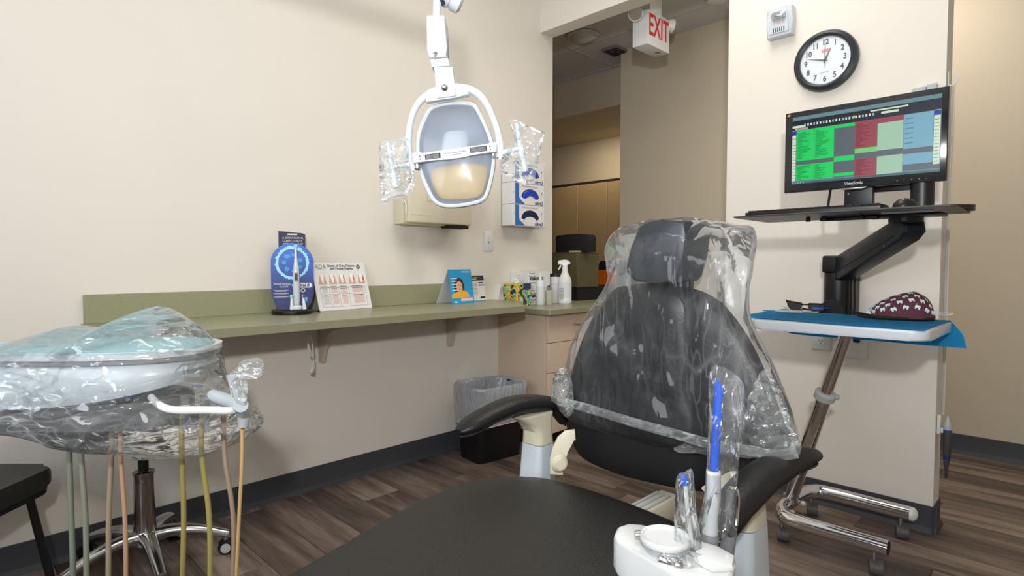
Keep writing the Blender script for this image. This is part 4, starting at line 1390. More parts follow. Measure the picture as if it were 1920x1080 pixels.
SZ = 1.228
kf = Fr((0, 0, 0), (1, 0, 0), (0, 1, 0))
shelf = thing('keyboard_shelf', 'thin dark keyboard shelf above the blue-draped tray', 'shelf', (2.0, 2.1, SZ))
yn = 1.955
prism('shelf_plate', [(1.715, yn), (2.315, yn), (2.318, 2.0), (2.315, 2.29), (1.70, 2.29), (1.705, 2.0)], SZ - 0.005, SZ, mat('shelf_grey_black', (48, 44, 44), 0.4), shelf, bev=0.001, seg=1)
box('hinge_bar', (1.93, 2.14, SZ - 0.018), (2.10, 2.165, SZ - 0.006), M['black'], shelf, bev=0.003)
for xx in (1.90, 1.95, 2.06):
    lathe('knob', [(0.007, 0), (0.008, 0.004), (0.006, 0.014)], (xx, 2.12, SZ - 0.019), M['black'], shelf, seg=12)
box('white_strip', (2.13, 2.05, SZ - 0.011), (2.26, 2.058, SZ - 0.005), M['lgrey'], shelf, bev=0.001)
box('mount_plate', (2.05, 2.16, SZ - 0.012), (2.26, 2.28, SZ - 0.005), M['black'], shelf, bev=0.002)

kb = thing('keyboard', 'flat black keyboard lying on the keyboard shelf', 'keyboard', (1.93, 2.07, SZ))
box('keyboard_body', (1.735, 2.0, SZ + 0.0005), (2.14, 2.13, SZ + 0.014), M['black'], kb, bev=0.003)
bmk = bmesh.new()
bx(bmk, (0, 0, 0), (0.0205, 0.0185, 0.006), bev=0.0015, seg=1)
mk = bpy.data.meshes.new('key')
bmk.to_mesh(mk)
bmk.free()
mk.materials.append(M['blackm'])
kbd = bpy.data.objects['keyboard_body']
for r0 in range(5):
    for c0_ in range(17):
        k = bpy.data.objects.new('key', mk)
        COL.objects.link(k)
        k.parent = kbd
        k.location = (1.742 + c0_ * 0.0232, 2.008 + r0 * 0.0232, SZ + 0.014)
mo = thing('computer_mouse', 'black mouse on the keyboard shelf next to the keyboard', 'mouse', (2.18, 2.06, SZ))
mo_b = lathe('mouse_body', [(0.030, 0.0), (0.031, 0.006), (0.028, 0.018), (0.018, 0.029), (0, 0.033)], (2.19, 2.06, SZ + 0.0005), M['black'], mo, seg=20, sx=1.7, sy=1.05, hint=(0, 1, 0))
lathe('scroll_wheel', [(0.006, -0.003), (0.007, 0), (0.006, 0.003)], (2.19, 2.03, SZ + 0.027), M['grey'], mo, ax=(1, 0, 0), seg=12)

mon = thing('computer_monitor', 'black widescreen monitor showing a green and red schedule', 'monitor', (2.0, 2.33, 1.3))
MY = 2.30
cs = [onfr(px, py, Fr((0, MY, 0), (1, 0, 0), (0, 0, 1))) for px, py in ((1477, 211), (1781, 162), (1774, 341), (1466, 361))]
mx0, mx1 = (cs[0][0] + cs[3][0]) / 2, (cs[1][0] + cs[2][0]) / 2
mz1, mz0 = (cs[0][1] + cs[1][1]) / 2, (cs[2][1] + cs[3][1]) / 2
mf = Fr((mx0, MY, mz0), (1, 0, 0), (0, 0, 1))
MW, MH = mx1 - mx0, mz1 - mz0
cs = [onfr(px, py, mf) for px, py in ((1489, 224), (1768, 171), (1762, 322), (1482, 346))]
sx0, sx1 = (cs[0][0] + cs[3][0]) / 2, (cs[1][0] + cs[2][0]) / 2
sy1, sy0 = (cs[0][1] + cs[1][1]) / 2, (cs[2][1] + cs[3][1]) / 2
gb = mat('gloss_bezel', (22, 24, 28), 0.15, coat=0.5)
box('rear_shell', (0.01, 0.01, -0.05), (MW - 0.01, MH - 0.01, -0.015), M['black'], mon, fr=mf, bev=0.01)
bez = box('bezel', (0, 0, -0.02), (MW, MH, 0.0), gb, mon, fr=mf, bev=0.003)
E1 = 0.85
def em(n, c):
    return mat('screen_' + n, (8, 9, 10), 0.25, emit=c, estr=E1, spec=0.3)
g_, dg_, rd_, mg_, bl_, gr_, tb_, wg_, bd_ = em('green', (24, 196, 92)), em('dark', (26, 30, 44)), em('red', (140, 62, 72)), em('mint', (150, 184, 158)), em('blue', (110, 158, 178)), em('grey', (82, 92, 98)), em('teal', (96, 128, 136)), em('pale', (196, 214, 190)), em('royal', (24, 56, 150))
lg_ = em('lightgreen', (108, 190, 104))
dk_ = em('text', (14, 90, 50))
dr_ = em('redtext', (96, 34, 44))
db_ = em('bluetext', (50, 84, 104))
SW, SH = sx1 - sx0, sy1 - sy0
sf = Fr(mf.p(sx0, sy0, 0.0), (1, 0, 0), (0, 0, 1))
R_ = []
def q_(x0, y0, x1, y1, m):
    R_.append((x0 * SW, (1 - y1) * SH, x1 * SW, (1 - y0) * SH, m))
q_(0, 0, 1, 1, gr_)
q_(0, 0, 1, 0.055, tb_)
q_(0, 0.055, 1, 0.20, dg_)
q_(0, 0.955, 1, 1.0, tb_)
q_(0, 0.97, 1, 1.0, em('taskbar', (60, 90, 98)))
q_(0.0, 0.13, 0.10, 0.165, wg_)
q_(0.02, 0.17, 0.12, 0.2, em('g2', (150, 150, 150)))
q_(0.56, 0.075, 0.80, 0.095, wg_)
q_(0.63, 0.115, 0.74, 0.145, wg_)
for k in range(22):
    q_(0.09 + k * 0.023, 0.115, 0.102 + k * 0.023, 0.15, wg_ if k % 3 else em('icon', (150, 170, 160)))
q_(0.445, 0.11, 0.46, 0.145, em('amber', (200, 160, 60)))
cols = [0.035, 0.17, 0.315, 0.46, 0.61, 0.775, 0.955]
q_(0, 0.20, 0.03, 0.95, wg_)
q_(0, 0.205, 0.03, 0.27, bd_)
q_(0.957, 0.20, 0.995, 0.9, wg_)
q_(0.957, 0.205, 0.995, 0.27, bd_)
for k in range(14):
    for xx in (0.004, 0.96):
        q_(xx, 0.32 + k * 0.045, xx + 0.028, 0.326 + k * 0.045, em('rule', (90, 110, 90)) if k % 4 else dr_)
q_(cols[0], 0.205, cols[1] - 0.002, 0.66, g_)
q_(cols[1], 0.205, cols[2] - 0.002, 0.66, g_)
q_(cols[2], 0.205, cols[3] - 0.002, 0.25, g_)
q_(cols[0], 0.72, cols[1] - 0.002, 0.95, g_)
q_(cols[1], 0.72, cols[2] - 0.002, 0.95, g_)
q_(cols[2], 0.655, cols[3] - 0.002, 0.73, g_)
q_(cols[2], 0.895, cols[3] - 0.002, 0.94, g_)
q_(cols[3], 0.205, cols[4] - 0.002, 0.58, rd_)
q_(cols[4], 0.205, cols[5], 0.27, rd_)
q_(cols[3], 0.58, cols[4], 0.645, lg_)
q_(cols[4], 0.27, cols[5] - 0.002, 0.64, mg_)
q_(cols[3], 0.72, cols[4] - 0.002, 0.975, rd_)
q_(cols[4], 0.72, cols[5] - 0.002, 0.965, mg_)
q_(cols[5], 0.205, cols[6], 0.66, bl_)
q_(cols[5], 0.73, cols[6], 0.87, bl_)
random.seed(11)
for (c, y0, y1, m_) in ((0, 0.24, 0.64, dk_), (1, 0.24, 0.64, dk_), (0, 0.74, 0.93, dk_), (1, 0.74, 0.93, dk_), (3, 0.24, 0.56, dr_), (3, 0.74, 0.95, dr_)):
    yy = y0
    while yy < y1:
        q_(cols[c] + 0.008, yy, cols[c] + 0.03 + random.random() * 0.08, yy + 0.006, m_)
        yy += 0.0155
for k in range(6):
    q_(cols[5] + 0.01, 0.26 + 0.065 * k, cols[5] + 0.06, 0.267 + 0.065 * k, db_)
for k in range(5):
    q_(0.01 + k * 0.02, 0.978, 0.016 + k * 0.02, 0.99, wg_)
scr = quads('screen', sf, R_, mon, z=0.0012)
text('brand_print', 'ViewSonic', 0.014, mf, MW * 0.47, (sy0) * 0.55, M['lgrey'], bez, z=0.001, bold=0.0003)
quads('corner_badge', mf, [(0.008, MH - 0.014, 0.018, MH - 0.007, mat('badge_amber', (230, 150, 70), .5))], bez, z=0.001)
for k in range(5):
    quads('button_mark', mf, [(MW - 0.055 - 0.02 * k, 0.012, MW - 0.052 - 0.02 * k, 0.0135, M['lgrey'])], bez, z=0.001)
prism('chrome_lip', [(MW * 0.37, 0.001), (MW * 0.41, -0.006), (MW * 0.52, -0.006), (MW * 0.56, 0.001)], -0.006, 0.003, M['chrome'], mon, fr=mf, bev=0.001)
box('stand_neck', (mx0 + MW * 0.40, MY + 0.02, SZ + 0.008), (mx0 + MW * 0.58, MY + 0.05, mz0 + 0.06), mat('navy_black', (16, 18, 26), .4), mon, bev=0.004)
disc('neck_screw', (mx0 + MW * 0.43, MY + 0.0195, mz0 - 0.018), (0, -1, 0), 0.003, 0.002, M['grey'], mon, seg=10)
box('rear_crossbar', (mx0 + MW * 0.55, MY + 0.06, mz0 - 0.014), (mx0 + MW * 0.86, MY + 0.085, mz0 + 0.03), M['black'], mon, bev=0.004)
lathe('side_post', [(0.034, 0), (0.034, mz0 + 0.03 - SZ)], (mx0 + MW * 0.86, 2.335, SZ), M['black'], mon, seg=20)
prism('foot_plate', rrect(0.26, 0.12, 0.05, cx=mx0 + MW * 0.9, cy=2.25), SZ + 0.0005, SZ + 0.018, M['black'], mon, bev=0.005)
box('stand_base', (mx0 + MW * 0.28, MY - 0.03, SZ + 0.0005), (mx0 + MW * 0.66, MY - 0.005 + 0.07, SZ + 0.008), M['black'], mon, bev=0.002)
tube('video_cable', spline([(mx0 + MW * 0.31, MY + 0.03, mz0 + 0.02), (mx0 + MW * 0.305, MY + 0.02, mz0 - 0.02), (mx0 + MW * 0.31, MY + 0.0, mz0 - 0.06), (mx0 + MW * 0.33, MY - 0.01, SZ + 0.006)], 5), 0.0045, M['black'], mon, seg=8)

# ================================================================== rolling tray table
rt = thing('rolling_tray_table', 'chrome rolling tray table on four grey casters', 'table', (1.95, 2.45, 0))
ty0, ty1, tx0, tx1 = 2.28, 2.66, 1.755, 2.08
TZ = 0.105
RR_ = 0.027
bx0 = U(1640, 1030, 2, TZ)[0]
near = [(2.125, ty0, TZ), (1.83, ty0, TZ), (1.77, ty0 + 0.03, TZ), (1.745, ty0 + 0.10, TZ), (1.745, ty1 - 0.10, TZ), (1.77, ty1 - 0.03, TZ), (1.83, ty1, TZ), (2.115, ty1, TZ)]
tube('base_frame', spline(near, 6), RR_, M['chrome'], rt, seg=20)
lathe('tube_end', [(RR_ * 0.86, -0.004), (RR_ * 0.86, 0.001)], (2.125, ty0, TZ), M['dark'], rt, ax=(1, 0, 0), seg=18)
lathe('end_cap', [(RR_, 0), (RR_ * 0.97, 0.012), (RR_ * 0.6, 0.022), (0, 0.026)], (2.115, ty1, TZ), M['white'], rt, ax=(1, 0, 0), seg=18)
for (x, y) in ((1.77, ty0 + 0.035), (2.09, ty0), (2.09, ty1), (1.77, ty1 - 0.02)):
    cs_ = lathe('caster', [(0.024, -0.011), (0.025, -0.008), (0.025, 0.008), (0.024, 0.011)], (x + 0.004, y, 0.0255), M['dgrey'], rt, ax=(1, 0.35, 0), seg=20)
    bmx = bmesh.new()
    for s in (-1, 1):
        lathe_bm(bmx, [(0.0252, 0), (0.0262, 0.002), (0.0262, 0.012), (0.0245, 0.015), (0, 0.0155)], Vector((x, y, 0.0265)) + Vector((1, 0.35, 0)).normalized() * (0.006 * s), Vector((1, 0.35, 0)) * s, 20)
    new_obj('wheel_hood', bmx, M['dgrey'], cs_)
    lathe('stem', [(0.006, 0.045), (0.006, TZ - RR_ + 0.004)], (x - 0.006, y, 0), M['steel'], cs_, seg=10)
# leaning pole
pb_ = Vector((1.748, 2.44, TZ + 0.01))
pt_ = U(1592, 622, 1, 2.20)
pt_ = Vector((pt_[0], 2.20, 0.868))
pdir = (pt_ - pb_).normalized()
pc_ = pb_ + pdir * ((U(1548, 740, 1, 2.3)[2] - pb_.z) / pdir.z)
tube('lower_pole', [pb_, pc_], 0.026, M['chrome'], rt, seg=24)
tube('upper_pole', [pc_, pt_], 0.0215, M['chrome'], rt, seg=24)
lathe('height_collar', [(0.030, -0.016), (0.036, -0.012), (0.036, 0.010), (0.030, 0.014)], pc_, M['lgrey'], rt, ax=pdir, seg=24)
disc('collar_knob', pc_ + Vector((0.034, 0.0, 0.0)), (1, 0, 0), 0.010, 0.012, M['lgrey'], rt, seg=12)
for s in (-0.06, 0.06):
    lathe('wing_nut', [(0.006, 0), (0.010, 0.006), (0.010, 0.012), (0.004, 0.018)], (1.77, 2.44 + s, TZ - 0.01), M['white'], rt, ax=(1, 0, -0.2), seg=8)
box('pole_socket', (1.73, 2.41, TZ - 0.01), (1.775, 2.47, TZ + 0.045), M['steel'], rt, bev=0.006)
# tray
TT = 0.88
trf = Fr((0, 0, 0), (1, 0, 0), (0, 1, 0))
TX0, TX1, TY0, TY1 = 1.772, 2.272, 1.955, 2.36
outl = rrect(TX1 - TX0, TY1 - TY0, 0.045, 6, (TX0 + TX1) / 2, (TY0 + TY1) / 2)
prism('tray_top', outl, TT - 0.03, TT, M['whiteg'], rt, bev=0.006, seg=3)
box('tray_mount', (2.0 - 0.07, 2.16, TT - 0.05), (2.0 + 0.05, 2.26, TT - 0.03), M['steel'], rt, bev=0.004)

# blue drape over tray
def drape_point(x, y):
    z = TT + 0.0025 + 0.002 * noise.noise(Vector((x * 14, y * 14, 2)))
    return Vector((x, y, z))


bm = bmesh.new()
NX, NY = 44, 40
DX0, DX1 = 1.735, 2.262
DY0, DYE, HANG = 1.985, 2.375, 0.094
grid = []
for j in range(NY + 1):
    rowv = []
    s = (DYE - DY0 + HANG) * j / NY
    for i in range(NX + 1):
        u = i / NX
        x = DX0 + (DX1 - DX0) * u
        y0 = DY0 + 0.004 * math.sin(u * 9) - 0.035 * u * u + 0.012 * max(0, math.sin(u * PI * 2.2))
        y = y0 + s * (DYE - y0 + HANG) / (DYE - DY0 + HANG)
        if y <= DYE:
            q = drape_point(x, y)
        else:
            dd = y - DYE
            q = Vector((x + dd * (0.28 * (u - 0.35)), DYE + 0.012 * math.sin(min(dd / 0.02, PI / 2)) + 0.006 * math.sin(u * 11 + dd * 20), TT + 0.002 - dd * (0.95)))
            if u > 0.9:
                q.x += (u - 0.9) * 0.25 * min(dd / 0.05, 1)
        if x < TX0:
            q.z += (TX0 - x) * 0.22
        rowv.append(bm.verts.new(q))
    grid.append(rowv)
for j in range(NY):
    for i in range(NX):
        bm.faces.new([grid[j][i], grid[j][i + 1], grid[j + 1][i + 1], grid[j + 1][i]])
bmesh.ops.solidify(bm, geom=bm.faces[:], thickness=0.0008)
tag(new_obj('tray_drape', bm, M['drape']), 'bright blue paper drape covering the tray and hanging off its back', 'drape')

# sunglasses
def TP(px, py, h=0.0):
    q = U(px, py, 2, TT + 0.006 + h)
    return Vector(q)


sg = thing('sunglasses', 'dark wraparound sunglasses lying on the blue drape', 'glasses', tuple(TP(1510, 572)))
gl_ = mat('smoke_lens', (34, 36, 38), 0.08, coat=0.6)
sl, sr = TP(1474, 566, 0.02), TP(1546, 570, 0.02)
gr = (sr - sl)
gr.z = 0
gW = gr.length
gfr = Fr(sl + Vector((0, 0, -0.026)), gr, Z)
for nm, o_ in (('lens', [(0.0, 0.030), (0.02, 0.026), (0.40, 0.022), (0.46, 0.016), (0.40, 0.002), (0.33, -0.006), (0.12, -0.004), (0.04, 0.008)]), ('lens', [(0.56, 0.016), (0.62, 0.022), (0.99, 0.022), (1.0, 0.014), (0.97, -0.002), (0.72, -0.006), (0.62, -0.002)])):
    prism(nm, [(a * gW, b * 1.25) for a, b in o_], -0.002, 0.0012, gl_, sg, fr=gfr, bev=0.0008, seg=1)
tube('brow_bar', spline([gfr.p(0, 0.032), gfr.p(gW * 0.25, 0.026), gfr.p(gW * 0.5, 0.019), gfr.p(gW * 0.75, 0.025), gfr.p(gW, 0.023)], 5), 0.0028, M['black'], sg, seg=8)
tube('temple', spline([gfr.p(0.0, 0.028), gfr.p(0.01, 0.014, -0.03), gfr.p(gW * 0.3, 0.0, -0.045), gfr.p(gW * 0.7, -0.004, -0.045)], 5), 0.0024, M['black'], sg, seg=8)
tube('temple', spline([gfr.p(gW, 0.02), gfr.p(gW - 0.01, 0.010, -0.02), gfr.p(gW * 0.6, -0.002, -0.03), gfr.p(gW * 0.25, -0.004, -0.032)], 5), 0.0024, M['black'], sg, seg=8)
bs = thing('blue_strap', 'dark blue folded strap lying beside the sunglasses', 'strap', tuple(TP(1545, 577)))
pillow('strap_fold', [TP(1520, 574), TP(1548, 569), TP(1560, 574), TP(1550, 579), TP(1525, 580)], Z, 0.008, 0.003, mat('royal_blue_cloth', (16, 90, 190), 0.5), bs, n=36, rings=6)
pn = thing('pen', 'silver and blue pen on the front edge of the drape', 'pen', tuple(TP(1470, 583)))
a, b = TP(1430, 582, 0.003), TP(1505, 585, 0.003)
tube('barrel', [a.lerp(b, 0.3), b], [0.0045, 0.005], M['lgrey'], pn, seg=10)
tube('cap_end', [a, a.lerp(b, 0.3)], [0.0022, 0.0035], mat('pen_blue', (60, 120, 190), .4), pn, seg=10)
tube('clip', [a.lerp(b, 0.75) + Z * 0.006, b + Z * 0.006], 0.0012, M['steel'], pn, seg=6)

# scrub cap with tooth print
def cap_mat():
    m = mat('tooth_print_cloth', (88, 46, 58), 0.85)
    N, L = m.node_tree.nodes, m.node_tree.links
    b = N['Principled BSDF']
    tc = N.new('ShaderNodeTexCoord')
    v = N.new('ShaderNodeTexVoronoi')
    v.inputs['Scale'].default_value = 95
    L.new(tc.outputs['Object'], v.inputs['Vector'])
    cr = N.new('ShaderNodeMath')
    cr.operation = 'LESS_THAN'
    cr.inputs[1].default_value = 0.10
    L.new(v.outputs['Distance'], cr.inputs[0])
    mx = N.new('ShaderNodeMix')
    mx.data_type = 'RGBA'
    mx.inputs['A'].default_value = lin((88, 46, 58))
    mx.inputs['B'].default_value = lin((214, 206, 214))
    L.new(cr.outputs[0], mx.inputs['Factor'])
    L.new(mx.outputs['Result'], b.inputs['Base Color'])
    return m


cl, cr_ = TP(1627, 597), TP(1757, 602)
cdir = (cr_ - cl)
cdir.z = 0
CL = cdir.length
cdir.normalize()
cdep = Z.cross(cdir)
cc0 = cl + cdir * (CL / 2) + cdep * 0.075
cap = thing('scrub_cap', 'maroon scrub cap printed with white teeth on the tray', 'cap', tuple(cc0))
bm = bmesh.new()
prof = [(0.0, 0.15), (0.04, 0.30), (0.12, 0.48), (0.22, 0.62), (0.35, 0.78), (0.5, 0.92), (0.62, 0.99), (0.72, 1.0), (0.82, 0.92), (0.91, 0.74), (0.97, 0.48), (1.0, 0.12)]
HT = 0.083
rings = []
NS = 36
fx = [i / 27 for i in range(28)]
def pr_(u):
    for (a, ya), (b, yb) in zip(prof, prof[1:]):
        if a <= u <= b:
            return ya + (yb - ya) * (u - a) / (b - a)
for u in fx:
    uu = 0.5 - 0.5 * math.cos(PI * u)
    h = pr_(uu) * HT
    wd = 0.075 * (1 - abs(2 * uu - 1.1) ** 3 * 0.75) if uu < 1 else 0.04
    wd = max(wd, 0.018)
    rg = []
    for k in range(NS + 1):
        a = PI * k / NS
        y_ = -math.cos(a)
        z_ = math.sin(a) ** 0.65
        q = cc0 + cdir * (CL * (uu - 0.5)) + cdep * (y_ * wd) + Z * (z_ * h + 0.004)
        q += (cdir * 0.3 + Z) * 0.0035 * noise.noise(q * 40) * (0 < k < NS)
        rg.append(bm.verts.new(q))
    rings.append(rg)
for A_, B_ in zip(rings, rings[1:]):
    for k in range(NS):
        bm.faces.new([A_[k], A_[k + 1], B_[k + 1], B_[k]])
bm.faces.new(rings[0])
bm.faces.new(rings[-1][::-1])
new_obj('crown', bm, cap_mat(), cap)
# printed teeth, each a small flat shape set on the cloth
bm = bmesh.new()
random.seed(21)
toothp = [(-0.9, 0.85), (-0.5, 1.0), (0, 0.8), (0.5, 1.0), (0.9, 0.85), (1.0, 0.1), (0.75, -0.95), (0.42, -1.0), (0.25, -0.35), (-0.25, -0.35), (-0.42, -1.0), (-0.75, -0.95), (-1.0, 0.1)]
for i in range(3, 26, 3):
    for k in range(2, 17, 3):
        kk = k + (i // 3) % 2
        c_ = rings[i][kk].co if False else None
import mathutils
crown = bpy.data.objects['crown']
cm = crown.data
def cpt(iu, ik):
    i0, k0 = int(iu), int(ik)
    g = lambda i, k: cm.vertices[i * (NS + 1) + k].co
    fi, fk = iu - i0, ik - k0
    return (g(i0, k0) * (1 - fi) + g(i0 + 1, k0) * fi) * (1 - fk) + (g(i0, k0 + 1) * (1 - fi) + g(i0 + 1, k0 + 1) * fi) * fk
for i in range(3, 25, 3):
    for n__, k in enumerate((3.2, 7, 10.6, 14.5, 19)):
        iu, ik = i + (n__ % 2) * 1.5 - 0.5, k + random.uniform(-.4, .4)
        c_ = cpt(iu, ik)
        tu = (cpt(iu + 0.6, ik) - c_).normalized()
        tv = (cpt(iu, ik + 0.8) - c_).normalized()
        nr = tu.cross(tv).normalized()
        if nr.dot(c_ - cc0) < 0:
            nr = -nr
        tv = nr.cross(tu)
        if tv.z < 0 and abs(tv.z) > 0.1:
            tv = -tv
        s_ = 0.0082
        an = random.uniform(-0.4, 0.4)
        vs = []
        for x, y in toothp:
            x2, y2 = x * math.cos(an) - y * math.sin(an), x * math.sin(an) + y * math.cos(an)
            vs.append(bm.verts.new(c_ + tu * x2 * s_ + tv * y2 * s_ * 0.9 + nr * 0.0012))
        bm.faces.new(vs)
to = new_obj('tooth_print', bm, mat('tooth_print_white', (214, 222, 232), .8), cap, smooth=False)
to['kind'] = 'stuff'
tube('brim_band', [cl + cdir * (CL * 0.10) + Z * 0.004 + cdep * 0.012, cl + cdir * CL * 0.5 - cdep * 0.0 + Z * 0.004, cl + cdir * (CL * 0.98) + Z * 0.004 + cdep * 0.02], 0.005, M['blackm'], cap, seg=8)
tube('tie', spline([cl + cdir * 0.02 + Z * 0.006 + cdep * .03, cl - cdir * 0.012 + Z * 0.012 + cdep * .03, cl - cdir * 0.045 + Z * 0.018 + cdep * .03], 5), 0.005, M['blackm'], cap, seg=6)
tube('tie', spline([cl + cdir * 0.03 + Z * 0.004 + cdep * .02, cl - cdir * 0.006 + Z * 0.004 + cdep * .01, cl - cdir * 0.03 + Z * 0.010 + cdep * .02], 5), 0.004, M['blackm'], cap, seg=6)
ec = U(1775, 591, 2, TT + 0.008)
ea = Vector(ec)
tag(tube('white_cord', spline([ea + Vector((-0.05, 0.02, 0.002)), ea + Vector((-0.015, 0.03, 0.004)), ea + Vector((0.012, 0.022, 0.006)), ea + Vector((0.014, 0.004, 0.004)), ea + Vector((-0.006, -0.004, 0)), ea + Vector((-0.04, 0.0, 0))], 5), 0.0016, M['white'], seg=6), 'thin white cord looped on the drape beside the cap', 'cord')

# ================================================================== hook, cord and handpiece on the end of the clock wall
hx = 2.166
hk = thing('wall_hook', 'white adhesive hook high on the narrow end of the clock wall', 'hook', (hx, 2.84, 1.75))
hp = U(1793, 152, 0, hx)
hy = 2.83
hz = U(1793, 150, 1, hy)[2]
box('hook_plate', (hx, hy - 0.015, hz - 0.03), (hx + 0.004, hy + 0.015, hz + 0.035), M['white'], hk, bev=0.0015)
tube('hook_arm', spline([(hx + 0.004, hy, hz - 0.015), (hx + 0.014, hy, hz - 0.018), (hx + 0.026, hy, hz - 0.006), (hx + 0.030, hy, hz + 0.008)], 5), 0.0035, M['white'], hk, seg=8)
hc_ = thing('hanging_cord', 'long pale cord hanging from the hook down to the handpiece', 'cord', (hx + 0.02, hy, hz))
zb_ = U(1782, 780, 1, hy)[2]
tube('cord_strand', spline([(hx + 0.016, hy, hz - 0.012), (hx + 0.013, hy - 0.002, hz - 0.25), (hx + 0.010, hy, 1.2), (hx + 0.012, hy, 0.8), (hx + 0.014, hy, zb_)], 6), 0.0028, M['lgrey'], hc_, seg=8)
tube('cord_strand', spline([(hx + 0.020, hy, hz - 0.012), (hx + 0.020, hy + 0.003, hz - 0.25), (hx + 0.017, hy + 0.004, 1.2), (hx + 0.018, hy + 0.004, 0.8), (hx + 0.018, hy + 0.002, zb_)], 6), 0.0028, M['cream'], hc_, seg=8)
hh2 = thing('handpiece_holder', 'white clip holder stuck low on the narrow wall end', 'holder', (hx, hy, zb_))
box('clip_plate', (hx, hy - 0.018, zb_ - 0.075), (hx + 0.012, hy + 0.012, zb_ + 0.0), M['white'], hh2, bev=0.002)
box('clip_jaw', (hx + 0.012, hy - 0.012, zb_ - 0.07), (hx + 0.02, hy + 0.010, zb_ - 0.05), M['white'], hh2, bev=0.002)
hd_ = thing('dental_handpiece', 'grey torpedo-shaped handpiece hanging below the white clip', 'handpiece', (hx + 0.03, hy, zb_ - 0.1))
pz = zb_
hxx = hx + 0.032
lathe('handpiece_top', [(0.004, 0.0), (0.007, -0.02), (0.013, -0.03), (0.014, -0.055)], (hxx, hy, pz), M['lgrey'], hd_, seg=18)
lathe('handpiece_body', [(0.0142, -0.055), (0.0155, -0.07), (0.0155, -0.12), (0.013, -0.165), (0.0075, -0.205), (0.005, -0.245), (0.0035, -0.25), (0, -0.252)], (hxx, hy, pz), mat('gunmetal', (92, 94, 98), 0.3, 0.7), hd_, seg=18)
lathe('blue_ring', [(0.0150, -0.056), (0.0152, -0.060)], (hxx, hy, pz), M['blue'], hd_, seg=18)
lathe('blue_ring', [(0.0138, -0.158), (0.0124, -0.172)], (hxx, hy, pz), mat('ring_navy', (24, 50, 120), .4), hd_, seg=18)

# ================================================================== hall ceiling things
ex = thing('exit_sign', 'white EXIT sign with red letters and twin emergency lamps', 'exit sign', (0.5, 3.3, 2.7))
XS = 0.60
ya, yb_ = 3.185, 3.44
zt_ = U(1212, 14, 0, XS)[2]
zb2 = U(1212, 80, 0, XS)[2]
box('sign_box', (XS - 0.11, ya, zb2), (XS, yb_, zt_), M['white'], ex, bev=0.005)
xf = Fr((XS, ya, zb2), (0, 1, 0), (0, 0, 1))
text('lettering', 'EXIT', 0.185, xf, (yb_ - ya) / 2, (zt_ - zb2) * 0.56, M['red'], ex, z=0.001, sx=0.62, bold=0.003)
box('ceiling_canopy', (XS - 0.10, ya + 0.06, zt_), (XS - 0.02, yb_ - 0.06, 2.799), M['white'], ex, bev=0.003)
box('access_slot', (XS - 0.055, ya + 0.17, zb2 - 0.001), (XS - 0.03, ya + 0.20, zb2 + 0.001), M['grey'], ex, smooth=False)
for (yy, s) in ((ya, -1), (yb_, 1)):
    c_ = Vector((XS - 0.06 if s < 0 else XS - 0.01, yy + s * 0.045, zt_ - 0.03 if s < 0 else zt_ - 0.02))
    ax = Vector((0.5, -0.8, -0.15)).normalized() if s < 0 else Vector((0.55, 0.75, -0.1)).normalized()
    hl = lathe('emergency_lamp', [(0.006, -0.045), (0.03, -0.038), (0.042, -0.015), (0.044, 0.006), (0.040, 0.010)], c_, M['white'], ex, ax=ax, seg=24, cap=False)
    lathe('lamp_reflector', [(0.039, 0.009), (0.028, 0.004), (0.010, -0.006), (0, -0.008)], c_, M['chrome'], hl, ax=ax, seg=24)
    tube('lamp_bracket', [c_ - ax * 0.03, Vector((c_.x, yy, c_.z - 0.03))], 0.010, M['white'], hl, seg=10)
sp = U(1092, 66, 2, 2.80)
sd_ = thing('ceiling_speaker', 'round white dome on the dark hall ceiling tiles', 'ceiling dome', tuple(sp))
lathe('flange', [(0.12, 0), (0.125, -0.004), (0.12, -0.012), (0.10, -0.018)], sp, M['tile'], sd_, seg=36)
lathe('dome', [(0.10, -0.016), (0.085, -0.034), (0.05, -0.045), (0, -0.048)], sp, M['tile'], sd_, seg=36)
vp = U(1160, 93, 2, 2.80)
vt = thing('ceiling_vent', 'small dark ceiling vent next to the taupe hall wall', 'vent', tuple(vp))
box('vent_frame', (vp[0] - 0.10, vp[1] - 0.10, 2.785), (vp[0] + 0.05, vp[1] + 0.08, 2.7985), M['grey'], vt, bev=0.002)
for k in range(4):
    box('vent_slat', (vp[0] - 0.09, vp[1] - 0.08 + k * 0.04, 2.780), (vp[0] + 0.04, vp[1] - 0.065 + k * 0.04, 2.786), M['dark'], vt, smooth=False)
tp = U(1330, 8, 2, 2.80)
dl = thing('hall_downlight', 'small round light set in the hall ceiling by the clock wall', 'light', (0.72, 3.55, 2.80))
lathe('trim_ring', [(0.06, 0), (0.065, -0.003), (0.05, -0.008)], U(1344, 1, 2, 2.80), M['white'], dl, seg=24)
lathe('glowing_lens', [(0.05, -0.006), (0, -0.007)], U(1344, 1, 2, 2.80), mat('lamp_glow', (255, 245, 230), 0.5, emit=(255, 244, 226), estr=2.0), dl, seg=20)

# ================================================================== operating lamp
LT = 1.42
def LP(px, py, dt=0.0):
    return D(px, py, LT + dt)


